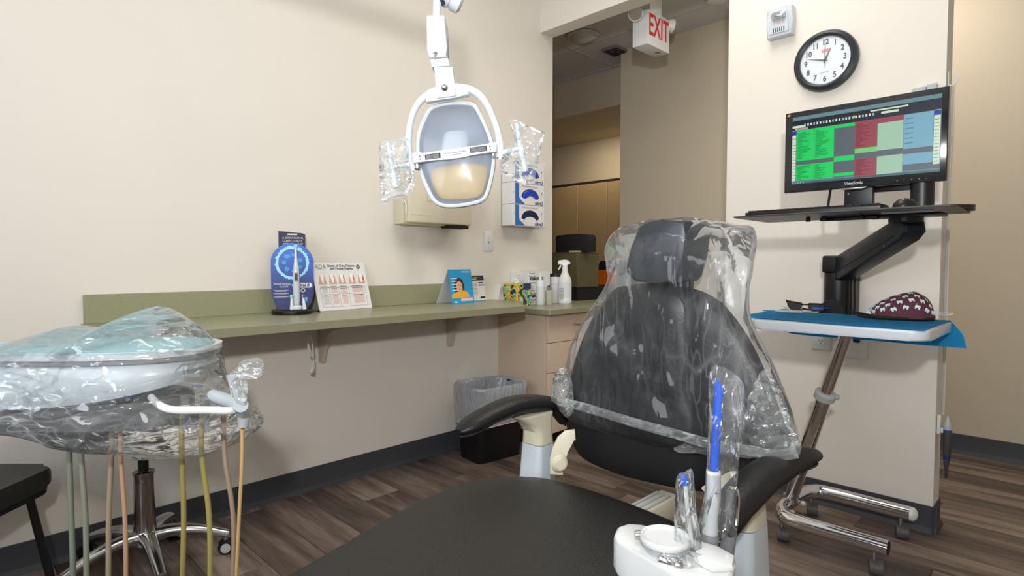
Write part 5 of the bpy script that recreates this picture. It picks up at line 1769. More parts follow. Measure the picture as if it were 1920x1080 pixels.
lamp = thing('operatory_lamp', 'white dental operating lamp with frosted face hanging from an overhead arm', 'lamp', tuple(LP(850, 290)))
rim = [(808, 207), (826, 199), (847, 196), (870, 196), (888, 199), (899, 215), (910, 238), (919, 260), (924, 283), (925, 311), (920, 340), (913, 364), (905, 376), (890, 381), (871, 385), (848, 387), (828, 385), (814, 375), (803, 355), (793, 331), (787, 312), (785, 290), (785, 268), (788, 248), (797, 226)]
rim3 = [LP(x, y) for x, y in rim]
frost = bpy.data.materials.new('frosted_shield')
frost.use_nodes = True
N, L = frost.node_tree.nodes, frost.node_tree.links
b = N['Principled BSDF']
b.inputs['Base Color'].default_value = (0.86, 0.91, 0.97, 1)
b.inputs['Roughness'].default_value = 0.34
b.inputs['Transmission Weight'].default_value = 0.85
b.inputs['IOR'].default_value = 1.12
b.inputs['Coat Weight'].default_value = 0.5
b.inputs['Coat Roughness'].default_value = 0.15
pillow('rear_reflector', rim3, -FW, -0.0, 0.075, mat('reflector', (188, 198, 214), 0.35, 0.4), lamp, n=72, rings=10, p=2.2, frontface=False, sm=True)
pillow('front_shield', [q - FW * 0.006 for q in rim3], -FW, 0.022, 0.0, frost, lamp, n=72, rings=10, p=2.0, backface=False)
tube('rim', resample(smooth_closed([q - FW * 0.004 for q in rim3], 4), 90) + [resample(smooth_closed([q - FW * 0.004 for q in rim3], 4), 90)[0]], 0.0055, M['whiteg'], lamp, seg=8, cap=False, ry=0.010, hint=RT)
yb = mat('amber_pad_yellow', (222, 180, 100), 0.5)
pillow('amber_pad', [LP(x, y, 0.02) for x, y in ((815, 318), (905, 310), (908, 345), (895, 368), (850, 372), (822, 365))], -FW, 0.008, 0.004, yb, lamp, n=40, rings=6)  # yellow pad added behind the lower half of the shield
pillow('lens_highlight', [LP(x, y, 0.018) for x, y in ((838, 250), (872, 248), (878, 280), (870, 294), (836, 297), (830, 280))], -FW, 0.01, 0.005, mat('highlight_white', (225, 232, 242), 0.3), lamp, n=40, rings=6)  # white pad paints the flash highlight in the middle of the lens
# cross bar
cbf = Fr(LP(855, 285, -0.035), (LP(930, 276) - LP(777, 297)), UP)
cbf = Fr(LP(853.5, 286.5, -0.035), (LP(930, 276.5) - LP(777, 297.5)), (UP * 1.0))
cbf.u = cbf.n.cross(cbf.r).normalized() if cbf.n.length else cbf.u
cbf.n = (-FW).normalized()
cbf.u = cbf.n.cross(cbf.r).normalized()
hw = 77 / FPX * (LT - .035)
pxm = (LT - .035) / FPX
pts = [(-hw, -9 * pxm), (-hw * .5, -9 * pxm), (-hw * .2, -11 * pxm), (hw * .15, -11 * pxm), (hw * .4, -9 * pxm), (hw, -9 * pxm), (hw, 8 * pxm), (-hw, 8 * pxm)]
prism('cross_bar', pts, -0.004, 0.003, M['whiteg'], lamp, fr=cbf, bev=0.0015)
quads('warning_label', cbf, [(-hw * .74, -6.5 * pxm, -hw * .36, 3.5 * pxm, M['ink'])] + [(-hw * .72, (-5 + 2 * q) * pxm, -hw * .4, (-4.3 + 2 * q) * pxm, M['gink']) for q in range(4)], lamp, z=0.0035)
quads('warning_label', cbf, [(hw * .36, -5 * pxm, hw * .78, 5 * pxm, M['ink'])] + [(hw * .38, (-3.6 + 2 * q) * pxm, hw * .75, (-2.9 + 2 * q) * pxm, M['gink']) for q in range(4)], lamp, z=0.0035)
text('warning_print', 'KEEP LENS COVERED AFTER USE', 0.0034, cbf, 0, 0.6 * pxm, M['ink'], lamp, z=0.0036, rot=PI)
text('warning_print', 'REPLACE WITH 12V', 0.0034, cbf, 0, -3.2 * pxm, M['ink'], lamp, z=0.0036, rot=PI)
for s in (-1, 1):
    for k in (-1, 1):
        disc('bar_rivet', cbf.p(s * hw * .86, k * 2.8 * pxm - 0.8 * pxm, 0.003), cbf.n, 1.3 * pxm, 0.0006, M['ink'], lamp, seg=8)
    lathe('pivot_knob', [(0.006, -0.004), (0.007, 0), (0.007, 0.010), (0.005, 0.014)], LP(783 if s < 0 else 925, 308 if s < 0 else 285, -0.02) - UP * 0.0, M['steel'], lamp, ax=-UP, seg=12)
    box('bar_clamp', (-0.014, -0.014, -0.02), (0.014, 0.012, 0.002), M['whiteg'], lamp, fr=Fr(LP(780 if s < 0 else 927, 295 if s < 0 else 276, -0.02), cbf.r, cbf.u), bev=0.002)
# yoke
yk = [(773, 318), (768, 300), (766, 270), (768, 240), (774, 215), (783, 196), (796, 183), (812, 174), (835, 169), (860, 166), (882, 169), (900, 180), (913, 197), (923, 218), (932, 243), (937, 268), (938, 296)]
tube('yoke', spline([LP(x, y, -0.02) for x, y in yk], 5), [0.0095, 0.0085, 0.0085, 0.010, 0.013, 0.010, 0.0085, 0.0085, 0.0095], M['whiteg'], lamp, seg=12, hint=FW, ry=[0.010, 0.008, 0.008, 0.009, 0.014, 0.010, 0.008, 0.008, 0.010])
nf = Fr(LP(833, 160, -0.045), RT, UP)
pm = (LT - .045) / FPX
prism('neck_plate', [(x * pm, -y * pm) for x, y in ((-19, -34), (17, -34), (19, -5), (23, 20), (-13, 25), (-15, 5))], -0.022, 0.004, M['whiteg'], lamp, fr=nf, bev=0.002)
prism('yoke_shoulder', [(x * pm, -y * pm) for x, y in ((-36, 18), (-18, 4), (24, -6), (44, 8), (46, 17), (22, 22), (-12, 27), (-34, 32))], -0.020, -0.002, M['whiteg'], lamp, fr=nf, bev=0.003)
lathe('tension_knob', [(0.0075, 0), (0.008, 0.003), (0.006, 0.006), (0.004, 0.007), (0.004, 0.014), (0, 0.015)], nf.p(1 * pm, -6 * pm, 0.004), M['steel'], lamp, ax=-FW, seg=16)
for (x, y) in ((812, 178), (860, 172)):
    lathe('bolt', [(0.0045, 0), (0.004, 0.002), (0, 0.003)], LP(x, y, -0.036), M['steel'], lamp, ax=-FW, seg=12)
for (x, y) in ((774, 318), (938, 297)):
    lathe('bolt', [(0.0045, 0), (0.004, 0.002), (0, 0.003)], LP(x, y, -0.031), M['steel'], lamp, ax=-FW, seg=12)
disc('plate_hole', nf.p(4 * pm, 27 * pm, 0.0035), -FW, 0.003, 0.0008, M['paper'], lamp, seg=12)
bf_ = Fr(LP(818, 70, -0.04), RT, UP)
prism('arm_housing', [(x * pm, -y * pm) for x, y in ((-18, -40), (14, -40), (18, -34), (18, 22), (21, 38), (-12, 40), (-17, 26))], -0.055, 0.006, M['whiteg'], lamp, fr=bf_, bev=0.003)
prism('lower_collar', [(x * pm, -y * pm) for x, y in ((-12, 41), (22, 39), (26, 54), (-8, 56))], -0.05, 0.002, M['whiteg'], lamp, fr=bf_, bev=0.002)
lathe('side_screw', [(0.004, 0), (0.005, 0.003), (0, 0.004)], bf_.p(-1 * pm, -33 * pm, 0.006), M['chrome'], lamp, ax=-FW, seg=12)
tube('screw_tail', [bf_.p(-1 * pm, -33 * pm, 0.010), bf_.p(-2 * pm, -43 * pm, 0.012)], 0.002, M['chrome'], lamp, seg=8)
tube('neck_tube', [LP(819, 34, -0.01), LP(820, -12, -0.01)], 0.0105, M['whiteg'], lamp, seg=14)
jc = LP(846, -2, 0.02)
lathe('swivel_joint', [(0.018, -0.03), (0.024, -0.028), (0.026, -0.004), (0.022, -0.002), (0.022, 0.002), (0.026, 0.004), (0.026, 0.022), (0.018, 0.028)], jc, M['whiteg'], lamp, ax=RT * 0.9 - UP * 0.35 + FW * 0.3, seg=24)
tube('joint_strut', [LP(828, 6, -0.01), LP(818, -12, 0.0), LP(800, -20, 0.0)], 0.009, mat('lamp_joint_grey', (90, 98, 120), .3, .5), lamp, seg=12)
j0 = LP(828, -30, 0.0)
j0.z = 1.86
tube('overhead_arm', [LP(840, -8, 0.01), j0, (1.46, 0.80, 1.862), (1.46, -0.07, 1.862)], 0.030, M['whiteg'], lamp, seg=18)
lathe('ceiling_post', [(0.0, 1.725), (0.025, 1.729), (0.044, 1.75), (0.047, 1.78), (0.047, 3.0)], (1.46, -0.07, 0), M['whiteg'], lamp, seg=24)
# T handles
hm = M['bluewhite']
for (a, b_, r0, r1) in (((727, 266), (743, 352), (734, 312), (769, 308)), ((969, 232), (985, 322), (974, 278), (940, 287))):
    h_ = tube('grip_handle', spline([LP(*a, -0.03), LP((a[0] + b_[0]) / 2 - 0.5, (a[1] + b_[1]) / 2, -0.032), LP(*b_, -0.03)], 6), [0.0062, 0.0068, 0.0078], hm, lamp, seg=14)
    tube('handle_stem', [LP(*r0, -0.03), LP(*r1, -0.03)], [0.005, 0.007], hm, h_, seg=10)

for (lab, ol, sd) in (('clear plastic sleeve bag over the lamp handle nearest the sharps cabinet', [(713, 263), (735, 260), (762, 259), (766, 285), (768, 312), (778, 335), (774, 356), (760, 368), (738, 373), (717, 379), (713, 340), (711, 300)], 1.0),
                      ('clear plastic sleeve bag over the lamp handle in front of the glove boxes', [(953, 225), (975, 227), (1000, 240), (1021, 246), (1016, 270), (1008, 305), (1001, 338), (988, 347), (966, 338), (938, 322), (944, 300), (954, 272), (966, 255)], 5.0)):
    tag(pillow('handle_sleeve', [LP(x, y, -0.03) for x, y in ol], -FW, 0.018, 0.018, M['filmu'], n=90, rings=16, flat=0.6, angle=20, wr=0.008, ws=26, seed=sd), lab, 'plastic sleeve')

# ================================================================== dental chair
YB = 1.32
def CB(px, py, Y=YB):
    return U(px, py, 1, Y)


NY = Vector((0, -1, 0))
chair = thing('dental_chair', 'black dental patient chair on grey supports in the middle of the room', 'dental chair', (1.82, 1.0, 0))
co = [(1150, 545), (1185, 533), (1240, 529), (1300, 541), (1345, 560), (1383, 600), (1413, 650), (1438, 705), (1460, 760), (1474, 805), (1478, 845), (1440, 872), (1380, 880), (1300, 868), (1200, 843), (1120, 818), (1074, 800), (1062, 765), (1072, 700), (1090, 640), (1118, 585)]
cush = mat('backrest_vinyl', (33, 34, 37), 0.42, bump=0.15, bscale=160, var=0.06, vscale=6)
pillow('backrest_cushion', [CB(x, y) for x, y in co], NY, 0.042, 0.03, cush, chair, n=110, rings=20, p=3.5, wr=0.005, ws=13, wdir=Vector((0, 0, 1)), wst=2.2, seed=2)
pillow('centre_panel', [CB(x, y, 1.285) for x, y in ((1165, 560), (1270, 556), (1285, 640), (1292, 740), (1290, 835), (1180, 815), (1098, 790), (1105, 700), (1128, 620))], NY, 0.014, 0.01, cush, chair, n=80, rings=14, p=4, wr=0.004, ws=15, wdir=Vector((0, 0, 1)), wst=2.0, seed=7)
sho = [(1064, 780), (1072, 825), (1092, 858), (1150, 886), (1215, 904), (1285, 918), (1350, 922), (1410, 908), (1455, 880), (1478, 850), (1475, 800), (1380, 740), (1250, 720), (1120, 720)]
pillow('back_shell', [CB(x, y, 1.335) for x, y in sho], NY, 0.045, 0.05, M['blackm'], chair, n=90, rings=14, p=4)
# headrest
hf = Fr(CB(1230, 470, 1.255), (1, 0, 0), (0, 0, 1))
hpts = []
for (x, y) in ((1208, 416), (1240, 412), (1276, 411), (1284, 416), (1284, 440), (1279, 480), (1271, 518), (1262, 529), (1225, 531), (1190, 528), (1175, 516), (1172, 500), (1180, 465), (1196, 425)):
    q = CB(x, y, 1.255) - hf.o
    hpts.append((q.x, q.z))
prism('headrest', hpts, -0.125, 0.0, mat('headrest_vinyl', (48, 52, 58), 0.4, bump=0.1, bscale=140), chair, fr=hf, bev=0.009, seg=3, angle=60)
box('headrest_bracket', (-0.03, -0.16, -0.10), (0.05, -0.04, -0.07), M['black'], chair, fr=hf, bev=0.006)
# seat
SZT = 0.54
so = [(1.482, 0.94), (1.50, 1.025), (1.538, 1.085), (1.618, 1.14), (1.72, 1.155), (1.82, 1.158), (1.92, 1.15), (2.02, 1.13), (2.10, 1.07), (2.14, 0.96), (2.135, 0.80), (2.09, 0.62), (2.035, 0.42), (2.0, 0.2), (1.985, -0.05), (1.96, -0.26), (1.90, -0.33), (1.75, -0.33), (1.69, -0.26), (1.655, -0.05), (1.63, 0.2), (1.607, 0.42), (1.55, 0.62), (1.50, 0.80)]
pillow('seat_cushion', [Vector((x, y, SZT - 0.035)) for x, y in so], Z, 0.036, 0.03, M['seat'], chair, n=120, rings=16, p=7, center=(1.81, 0.45, SZT - 0.035))
box('seat_frame', (1.62, -0.1, SZT - 0.115), (2.0, 1.05, SZT - 0.066), M['grey'], chair, bev=0.01)
br = CB(1220, 918, 1.2)
box('back_bracket', (br.x - 0.026, 1.10, 0.455), (br.x + 0.026, 1.29, 0.505), M['cream'], chair, bev=0.006)
for s in (-0.020, -0.003, 0.014):
    box('bracket_rib', (br.x + s, 1.12, 0.505), (br.x + s + 0.006, 1.26, 0.511), M['lgrey'], chair, bev=0.002)
prism('base_plate', rrect(0.42, 0.95, 0.08, 6, 1.81, 0.85), 0.0, 0.05, M['cream'], chair, bev=0.012, seg=3)
prism('lift_column', [(1.70, 0.05), (1.92, 0.05), (1.92, 0.43), (1.70, 0.43)], -1.0, -0.65, M['bluewhite'], chair, fr=Fr((0, 0, 0), (1, 0, 0), (0, 0, 1)), bev=0.02)
for s, X in ((-1, 1.487), (1, 2.135)):
    pth = [(X, 1.335, 0.60), (X, 1.29, 0.652), (X, 1.24, 0.668), (X + s * 0.004, 1.14, 0.682), (X + s * 0.006, 1.04, 0.672), (X + s * 0.008, 0.965, 0.655), (X + s * .008, 0.935, 0.648)]
    if s > 0:
        pth = [(X + 0.028, 1.385, 0.645), (X + 0.022, 1.33, 0.652), (X + .01, 1.25, 0.65), (X, 1.16, 0.64), (X, 1.07, 0.625), (X - 0.005, 0.99, 0.60), (X - 0.01, 0.95, 0.585)]
    tube('armrest', spline(pth, 6), [0.022, 0.036, 0.042, 0.042, 0.036, 0.014], M['leather'], chair, seg=18, hint=(1, 0, 0), ry=[0.014, 0.022, 0.026, 0.025, 0.020, 0.007])
    tube('armrest_piping', spline([Vector(q) + Vector((0.0, 0, -0.012)) + Vector((0.030 * (1 if 0 < i < 6 else 0.2), 0, 0)) for i, q in enumerate(pth)], 6), 0.0028, M['leather'], chair, seg=6)
    # support: cream cap on a cool white column
    Xs = 1.50 if s < 0 else 2.098
    Ys = 1.205 if s < 0 else 1.165
    top = 0.655 if s < 0 else 0.628
    bm = bmesh.new()
    wx = 0.036 if s < 0 else 0.040
    ly = 0.032 if s < 0 else 0.045
    rings = []
    for (z, cy, hx_, hy_) in ((top, Ys - 0.03, wx, ly + 0.035), (top - 0.025, Ys - 0.01, wx, ly + 0.012), (top - 0.05, Ys, wx, ly), (top - 0.085, Ys + 0.002, wx + 0.002, ly + 0.002)):
        rings.append([bm.verts.new((Xs + x, cy + y, z)) for x, y in rrect(2 * hx_, 2 * hy_, min(hx_, hy_) * 0.6, 5)])
    for A_, B_ in zip(rings, rings[1:]):
        n = len(A_)
        for k in range(n):
            bm.faces.new([A_[k], A_[(k + 1) % n], B_[(k + 1) % n], B_[k]])
    bm.faces.new(rings[0])
    bm.faces.new(rings[-1][::-1])
    new_obj('support_cap', bm, M['cream'], chair)
    bm = bmesh.new()
    rings = []
    for (z, cy, hx_, hy_) in ((top - 0.087, Ys + 0.002, wx + 0.001, ly + 0.001), (top - 0.20, Ys, wx + 0.006, ly + 0.010), (0.34, Ys - 0.01, wx + 0.010, ly + 0.018), (0.30, Ys - 0.01, wx + 0.006, ly + 0.012)):
        rings.append([bm.verts.new((Xs + x, cy + y, z)) for x, y in rrect(2 * hx_, 2 * hy_, min(hx_, hy_) * 0.45, 5)])
    for A_, B_ in zip(rings, rings[1:]):
        n = len(A_)
        for k in range(n):
            bm.faces.new([A_[k], A_[(k + 1) % n], B_[(k + 1) % n], B_[k]])
    bm.faces.new(rings[0])
    bm.faces.new(rings[-1][::-1])
    new_obj('support_column', bm, M['bluewhite'], chair)
    box('support_beam', (min(Xs, 1.81), Ys - 0.03, 0.32), (max(Xs, 1.81), Ys + 0.02, 0.38), M['grey'], chair, bev=0.01)
# hinge cover beside the far support
hc0 = D(1049, 868, 1.50)
lathe('hinge_cover', [(0.020, 0), (0.022, 0.003), (0.018, 0.009), (0.016, 0.009), (0.014, 0.013), (0, 0.014)], hc0, M['cream'], chair, ax=-FW + RT * 0.25, seg=24)
hl_ = Fr(D(1050, 850, 1.52), RT, UP)
hk_ = 1.52 / FPX
prism('hinge_link', [((x - 1050) * hk_, (850 - y) * hk_) for x, y in ((1078, 806), (1060, 808), (1046, 820), (1036, 840), (1031, 862), (1031, 890), (1058, 892), (1057, 866), (1062, 846), (1070, 832), (1080, 826))], -0.012, 0.0, M['cream'], chair, fr=hl_, bev=0.004)

# plastic cover over the back and headrest
fo = [(1150, 436), (1165, 425), (1195, 416), (1240, 410), (1290, 408), (1330, 412), (1375, 420), (1413, 427), (1408, 452), (1402, 500), (1398, 545), (1402, 590), (1418, 630), (1442, 680), (1465, 730), (1484, 780), (1499, 838), (1494, 856), (1455, 850), (1400, 852), (1340, 850), (1290, 848), (1230, 838), (1170, 822), (1110, 806), (1070, 788), (1045, 762), (1036, 738), (1044, 715), (1064, 700), (1074, 650), (1096, 600), (1126, 555), (1148, 515), (1158, 480), (1151, 455)]
cov = pillow('chair_cover', [CB(x, y) for x, y in fo], NY, 0.098, 0.11, [M['filmh'], M['filmb']], None, n=220, rings=60, flat=0.30, wr=0.014, ws=9, wdir=Vector((0.1, 0, 1)), wst=2.6, seed=3, sm=True, center=CB(1270, 660), angle=16)
tag(cov, 'crinkled clear plastic cover draped over the headrest and back of the dental chair', 'plastic cover')
hem = tube('cover_hem', spline([CB(x, y, 1.225) for x, y in ((1046, 752), (1100, 765), (1180, 790), (1260, 812), (1330, 832), (1400, 845), (1460, 852), (1494, 848))], 6), 0.012, M['filmu'], cov, seg=10, ry=0.004, hint=Z)
for gi, go in enumerate(([(1050, 688), (1066, 700), (1074, 740), (1070, 782), (1050, 770), (1036, 742), (1040, 712)], [(1425, 700), (1450, 700), (1486, 785), (1501, 838), (1495, 860), (1420, 858), (1330, 852), (1260, 840), (1330, 820), (1400, 800), (1430, 750)])):
    pillow('cover_gather', [CB(x, y, 1.27) for x, y in go], NY, 0.03, 0.02, M['filmu'], cov, n=60, rings=16, flat=0.7, wr=0.016, ws=24, wdir=Z, wst=1.8, seed=gi * 5, angle=15)

# cream foot on the floor
tag(lathe('floor_disc', [(0.045, 0), (0.048, 0.004), (0.044, 0.012), (0.02, 0.016), (0.018, 0.04), (0.012, 0.05), (0, 0.052)], (1.74, 2.12, 0.0), M['cream'], seg=28), 'small cream disc with a steel stem on the floor by the tray table', 'foot disc')

# ================================================================== assistant unit
au = thing('assistant_unit', 'white dental assistant unit with cup lid and suction handpieces, nearest the camera', 'dental unit', tuple(U(1270, 1040, 2, 0.6)))
PZ = 0.625
po = [(1151, 1000), (1157, 986), (1177, 979), (1200, 984), (1240, 992), (1316, 1013), (1345, 1024), (1379, 1043), (1378, 1060), (1372, 1090), (1290, 1092), (1240, 1060), (1184, 1028), (1158, 1012)]
pp = [U(x, y, 2, PZ) for x, y in po]
prism('tray_body', [(q.x, q.y) for q in pp], PZ - 0.062, PZ, M['white'], au, bev=0.008, seg=3)
lp_ = U(1180, 998, 2, PZ)
p2 = [U(x, y, 2, PZ - 0.065) for x, y in ((1160, 1030), (1185, 1015), (1250, 1030), (1340, 1075), (1360, 1130), (1290, 1135), (1200, 1080))]
prism('lower_body', [(q.x, q.y) for q in p2], PZ - 0.15, PZ - 0.063, M['bluewhite'], au, bev=0.006)
pk_ = U(1330, 1050, 2, PZ)
box('mount_arm', (pk_.x - 0.05, pk_.y - 0.03, 0.40), (pk_.x + 0.01, 1.10, 0.455), M['bluewhite'], au, bev=0.01)
box('mount_drop', (pk_.x - 0.05, pk_.y - 0.03, 0.44), (pk_.x + 0.01, pk_.y + 0.03, PZ - 0.14), M['bluewhite'], au, bev=0.006)
block = [U(x, y, 2, PZ + 0.012) for x, y in ((1310, 1012), (1345, 1022), (1378, 1040), (1374, 1058), (1335, 1060), (1300, 1040))]
prism('holder_block', [(q.x, q.y) for q in block], PZ, PZ + 0.012, M['white'], au, bev=0.004)
cz = PZ + 0.004
cc_ = U(1247, 1009, 2, PZ + 0.02)
cr2 = 46 / FPX * (cc_ - CAM).dot(FW)
lathe('cup', [(cr2 * 0.80, PZ), (cr2 * 0.92, PZ + 0.016)], (cc_.x, cc_.y, 0), M['lgrey'], au, seg=36)
lathe('cup_lid', [(cr2 * 0.96, PZ + 0.014), (cr2, PZ + 0.017), (cr2, PZ + 0.022), (cr2 * 0.97, PZ + 0.025), (cr2 * 0.90, PZ + 0.024), (cr2 * 0.88, PZ + 0.021), (0, PZ + 0.021)], (cc_.x, cc_.y, 0), M['white'], au, seg=44)
hgp = U(1200, 1003, 2, PZ + 0.012)
lathe('lid_hinge', [(0.006, -0.008), (0.007, 0), (0.006, 0.008)], hgp, M['steel'], au, ax=(1, 1, 0), seg=12)
T1 = 0.93
hv = thing('suction_wand', 'large suction handpiece with a long bright blue tip, upright in the holder', 'suction wand', tuple(D(1333, 1030, T1)))
a, b_ = D(1349, 720, T1), D(1338, 887, T1)
bm = bmesh.new()
tube_bm(bm, [a, b_], [0.0074, 0.0074], 18, True)
dd = (a - b_).normalized()
for v in bm.verts:
    if (v.co - a).length < 0.02:
        v.co += dd * (-(v.co - a).dot(RT)) * 1.3
new_obj('blue_tip', bm, M['blue'], hv)
lathe('white_collar', [(0.0105, -0.003), (0.0112, 0), (0.0105, 0.003)], D(1338, 886, T1), M['white'], hv, ax=dd, seg=20)
tube('handle', spline([D(1338, 888, T1), D(1337, 930, T1), D(1333, 970, T1), D(1331, 1000, T1)], 5), [0.0108, 0.0118, 0.0112, 0.0125], M['lgrey'], hv, seg=18)
tube('swivel_collar', spline([D(1331, 1000, T1), D(1331, 1012, T1), D(1332, 1024, T1), D(1332, 1036, T1), D(1333, 1062, T1)], 3), [0.0125, 0.0145, 0.0125, 0.0145, 0.0130], M['grey'], hv, seg=18)
tube('valve_lever', [D(1372, 920, T1 + .03), D(1371, 975, T1 + .03), D(1362, 1040, T1 + .03)], [0.008, 0.011, 0.012], M['grey'], hv, seg=12)
tube('lever_edge', spline([D(1368, 915, T1 + .01), D(1381, 920, T1 + .01), D(1383, 945, T1 + .01), D(1380, 985, T1 + .01)], 4), 0.0035, M['chrome'], hv, seg=8)
tube('lever_arm', [D(1340, 960, T1 + .01), D(1372, 1000, T1 + .02)], 0.008, M['dgrey'], hv, seg=10)
se = thing('saliva_ejector', 'thin clear saliva ejector with a short blue tip beside the cup lid', 'suction tip', tuple(D(1300, 1040, 0.9)))
tube('blue_tip', [D(1282, 892, .9), D(1285, 909, .9)], 0.0052, M['blue'], se, seg=14)
tube('clear_stem', spline([D(1285, 909, .9), D(1290, 960, .9), D(1296, 1010, .9), D(1300, 1042, .9)], 4), 0.0035, mat('pale_tube', (206, 208, 210), 0.25, alpha=0.8), se, seg=10)
tube('valve_body', [D(1299, 1035, .9), D(1303, 1075, .9)], [0.008, 0.011], M['grey'], se, seg=14)
aw = thing('air_water_syringe', 'chrome air and water syringe lying in a clear sleeve at the unit front', 'syringe', tuple(D(1262, 1058, .87)))
lathe('syringe_head', [(0.006, -0.018), (0.013, -0.014), (0.016, 0), (0.014, 0.010), (0.008, 0.018)], D(1255, 1053, .88), M['chrome'], aw, ax=RT * 0.9 - UP * 0.3 - FW * 0.4, seg=20)
lathe('button', [(0.007, 0), (0.007, 0.006), (0.004, 0.010)], D(1268, 1058, .865), M['steel'], aw, ax=RT * 0.8 - UP * 0.3 - FW * 0.6, seg=14)
tube('nozzle', [D(1272, 1060, .87), D(1345, 1082, .85)], [0.004, 0.0028], M['lgrey'], aw, seg=8)
tube('syringe_grip', [D(1255, 1055, .89), D(1250, 1130, .89)], [0.010, 0.012], M['grey'], aw, seg=12)
for (ol, t_, lab, sd, ww) in (([(1333, 692), (1350, 688), (1372, 698), (1396, 722), (1396, 770), (1388, 840), (1382, 920), (1374, 985), (1352, 1012), (1330, 1003), (1309, 988), (1318, 955), (1325, 880), (1328, 790)], T1 - 0.0, 'clear sleeve bag around the blue suction wand', 1.5, 0.004),
                          ([(1270, 893), (1284, 885), (1298, 882), (1305, 950), (1312, 1000), (1318, 1046), (1292, 1050), (1266, 1042), (1265, 985), (1266, 930)], .9, 'narrow clear sleeve bag around the small saliva ejector', 4.5, 0.003),
                          ([(1238, 1045), (1256, 1030), (1290, 1032), (1330, 1044), (1350, 1070), (1345, 1100), (1290, 1110), (1245, 1090)], .875, 'clear sleeve bag around the chrome syringe head', 8.5, 0.004)):
    tag(pillow('instrument_sleeve', [D(x, y, t_) for x, y in ol], -FW, 0.016, 0.018, M['film'], n=70, rings=16, flat=0.7, angle=20, wr=ww, ws=24, wdir=Z, wst=2.5, seed=sd), lab, 'plastic sleeve')

# ================================================================== doctor's delivery unit at the left
def G(px, t, z):
    q = Vector((CAM.x, CAM.y, 0)) + FH * t + RT * ((px - 960) / FPX * t)
    return Vector((q.x, q.y, z))


du = thing('delivery_unit', 'white dental delivery tray unit under crinkled plastic, with hanging hoses', 'dental unit', tuple(G(185, 1.33, 0.8)))
def sup(a, b_, e=2.6, n=64):
    out = []
    for k in range(n):
        th = 2 * PI * k / n
        c_, s_ = math.cos(th), math.sin(th)
        out.append((a * abs(c_) ** (2 / e) * (1 if c_ > 0 else -1), b_ * abs(s_) ** (2 / e) * (1 if s_ > 0 else -1)))
    return out


dc_ = G(180, 1.33, 0)
dfr2 = Fr(dc_, RT, FH)
dfr2.n = Z
prism('tray', sup(0.262, 0.155), 0.872, 0.884, M['whiteg'], du, fr=dfr2, bev=0.004)
prism('tray_rim', sup(0.258, 0.151), 0.862, 0.872, M['grey'], du, fr=dfr2)
prism('tray_paper', sup(0.245, 0.138), 0.884, 0.8855, mat('teal_paper', (168, 212, 220), 0.7), du, fr=dfr2)
bm = bmesh.new()
rings = []
o_ = sup(1, 1, 3.0)
for (z, a, b_, sh2) in ((0.862, 0.235, 0.135, 0), (0.84, 0.250, 0.148, 0), (0.80, 0.248, 0.150, 0.0), (0.775, 0.235, 0.140, 0.0), (0.765, 0.20, 0.11, 0)):
    rings.append([bm.verts.new(dfr2.p(x * a, y * b_, z + (0.020 * x if z < 0.81 else 0) + (0.02 * x * x if z < .81 else 0))) for x, y in o_])
for A_, B_ in zip(rings, rings[1:]):
    n = len(A_)
    for k in range(n):
        bm.faces.new([A_[k], A_[(k + 1) % n], B_[(k + 1) % n], B_[k]])
bm.faces.new(rings[0])
bm.faces.new(rings[-1][::-1])
new_obj('unit_body', bm, M['bluewhite'], du)
prism('underside', sup(0.20, 0.11), 0.715, 0.772, M['dgrey'], du, fr=dfr2, bev=0.01)
ff = Fr(G(180, 1.182, 0.80), RT, Z)
nvy = mat('navy_print2', (60, 66, 120), 0.6)
text('flush_print', 'FLUSH', 0.0085, ff, (200 - 180) * 1.18 / FPX, 1.07 - (760 - 494) * 1.18 / FPX - 0.80, nvy, du, z=0.008)
text('master_print', 'MASTER', 0.0085, ff, (245 - 180) * 1.18 / FPX, 1.07 - (746 - 494) * 1.18 / FPX - 0.80, nvy, du, z=0.008)
text('water_print', 'ON OFF', 0.0075, ff, (243 - 180) * 1.18 / FPX, 1.07 - (753 - 494) * 1.18 / FPX - 0.80, M['gink'], du, z=0.002)
text('water_print', 'WATER', 0.007, ff, (362 - 180) * 1.18 / FPX, 1.07 - (729 - 494) * 1.18 / FPX - 0.80, nvy, du, z=-0.006)
tube('grab_handle', spline([D(284, 745, 1.23), D(292, 754, 1.19), D(305, 763, 1.17), D(330, 769, 1.165), D(385, 769, 1.165), D(430, 770, 1.17), D(448, 766, 1.20), D(452, 750, 1.25)], 6), 0.0075, M['white'], du, seg=14)
tube('handpiece_hanger', spline([D(400, 742, 1.28), D(430, 752, 1.22), D(452, 760, 1.16)], 5), 0.014, M['bluewhite'], du, seg=12)
tube('end_instrument', spline([D(437, 702, 1.23), D(440, 722, 1.23), D(447, 748, 1.23), D(456, 775, 1.23), D(456, 800, 1.23)], 5), [0.014, 0.0105, 0.0115, 0.014, 0.010], M['lgrey'], du, seg=16)
tube('support_arm', [G(70, 1.33, 0.742), G(-60, 1.30, 0.742), G(-330, 1.22, 0.742)], [0.042, 0.045, 0.045], M['bluewhite'], du, seg=18, ry=0.022, hint=FH)
pst = G(-330, 1.22, 0)
lathe('arm_post', [(0.045, 0.03), (0.035, 0.06), (0.035, 0.76), (0.030, 0.775), (0, 0.78)], pst, M['bluewhite'], du, seg=24)
lathe('post_base', [(0.15, 0), (0.155, 0.008), (0.14, 0.026), (0.05, 0.034)], pst, M['lgrey'], du, seg=36)
for k, px in enumerate((130, 152, 208, 226, 341, 379)):
    tube('hose_socket', [G(px, 1.30, 0.775), G(px, 1.30, 0.70)], [0.010, 0.008], M['grey'], du, seg=12)
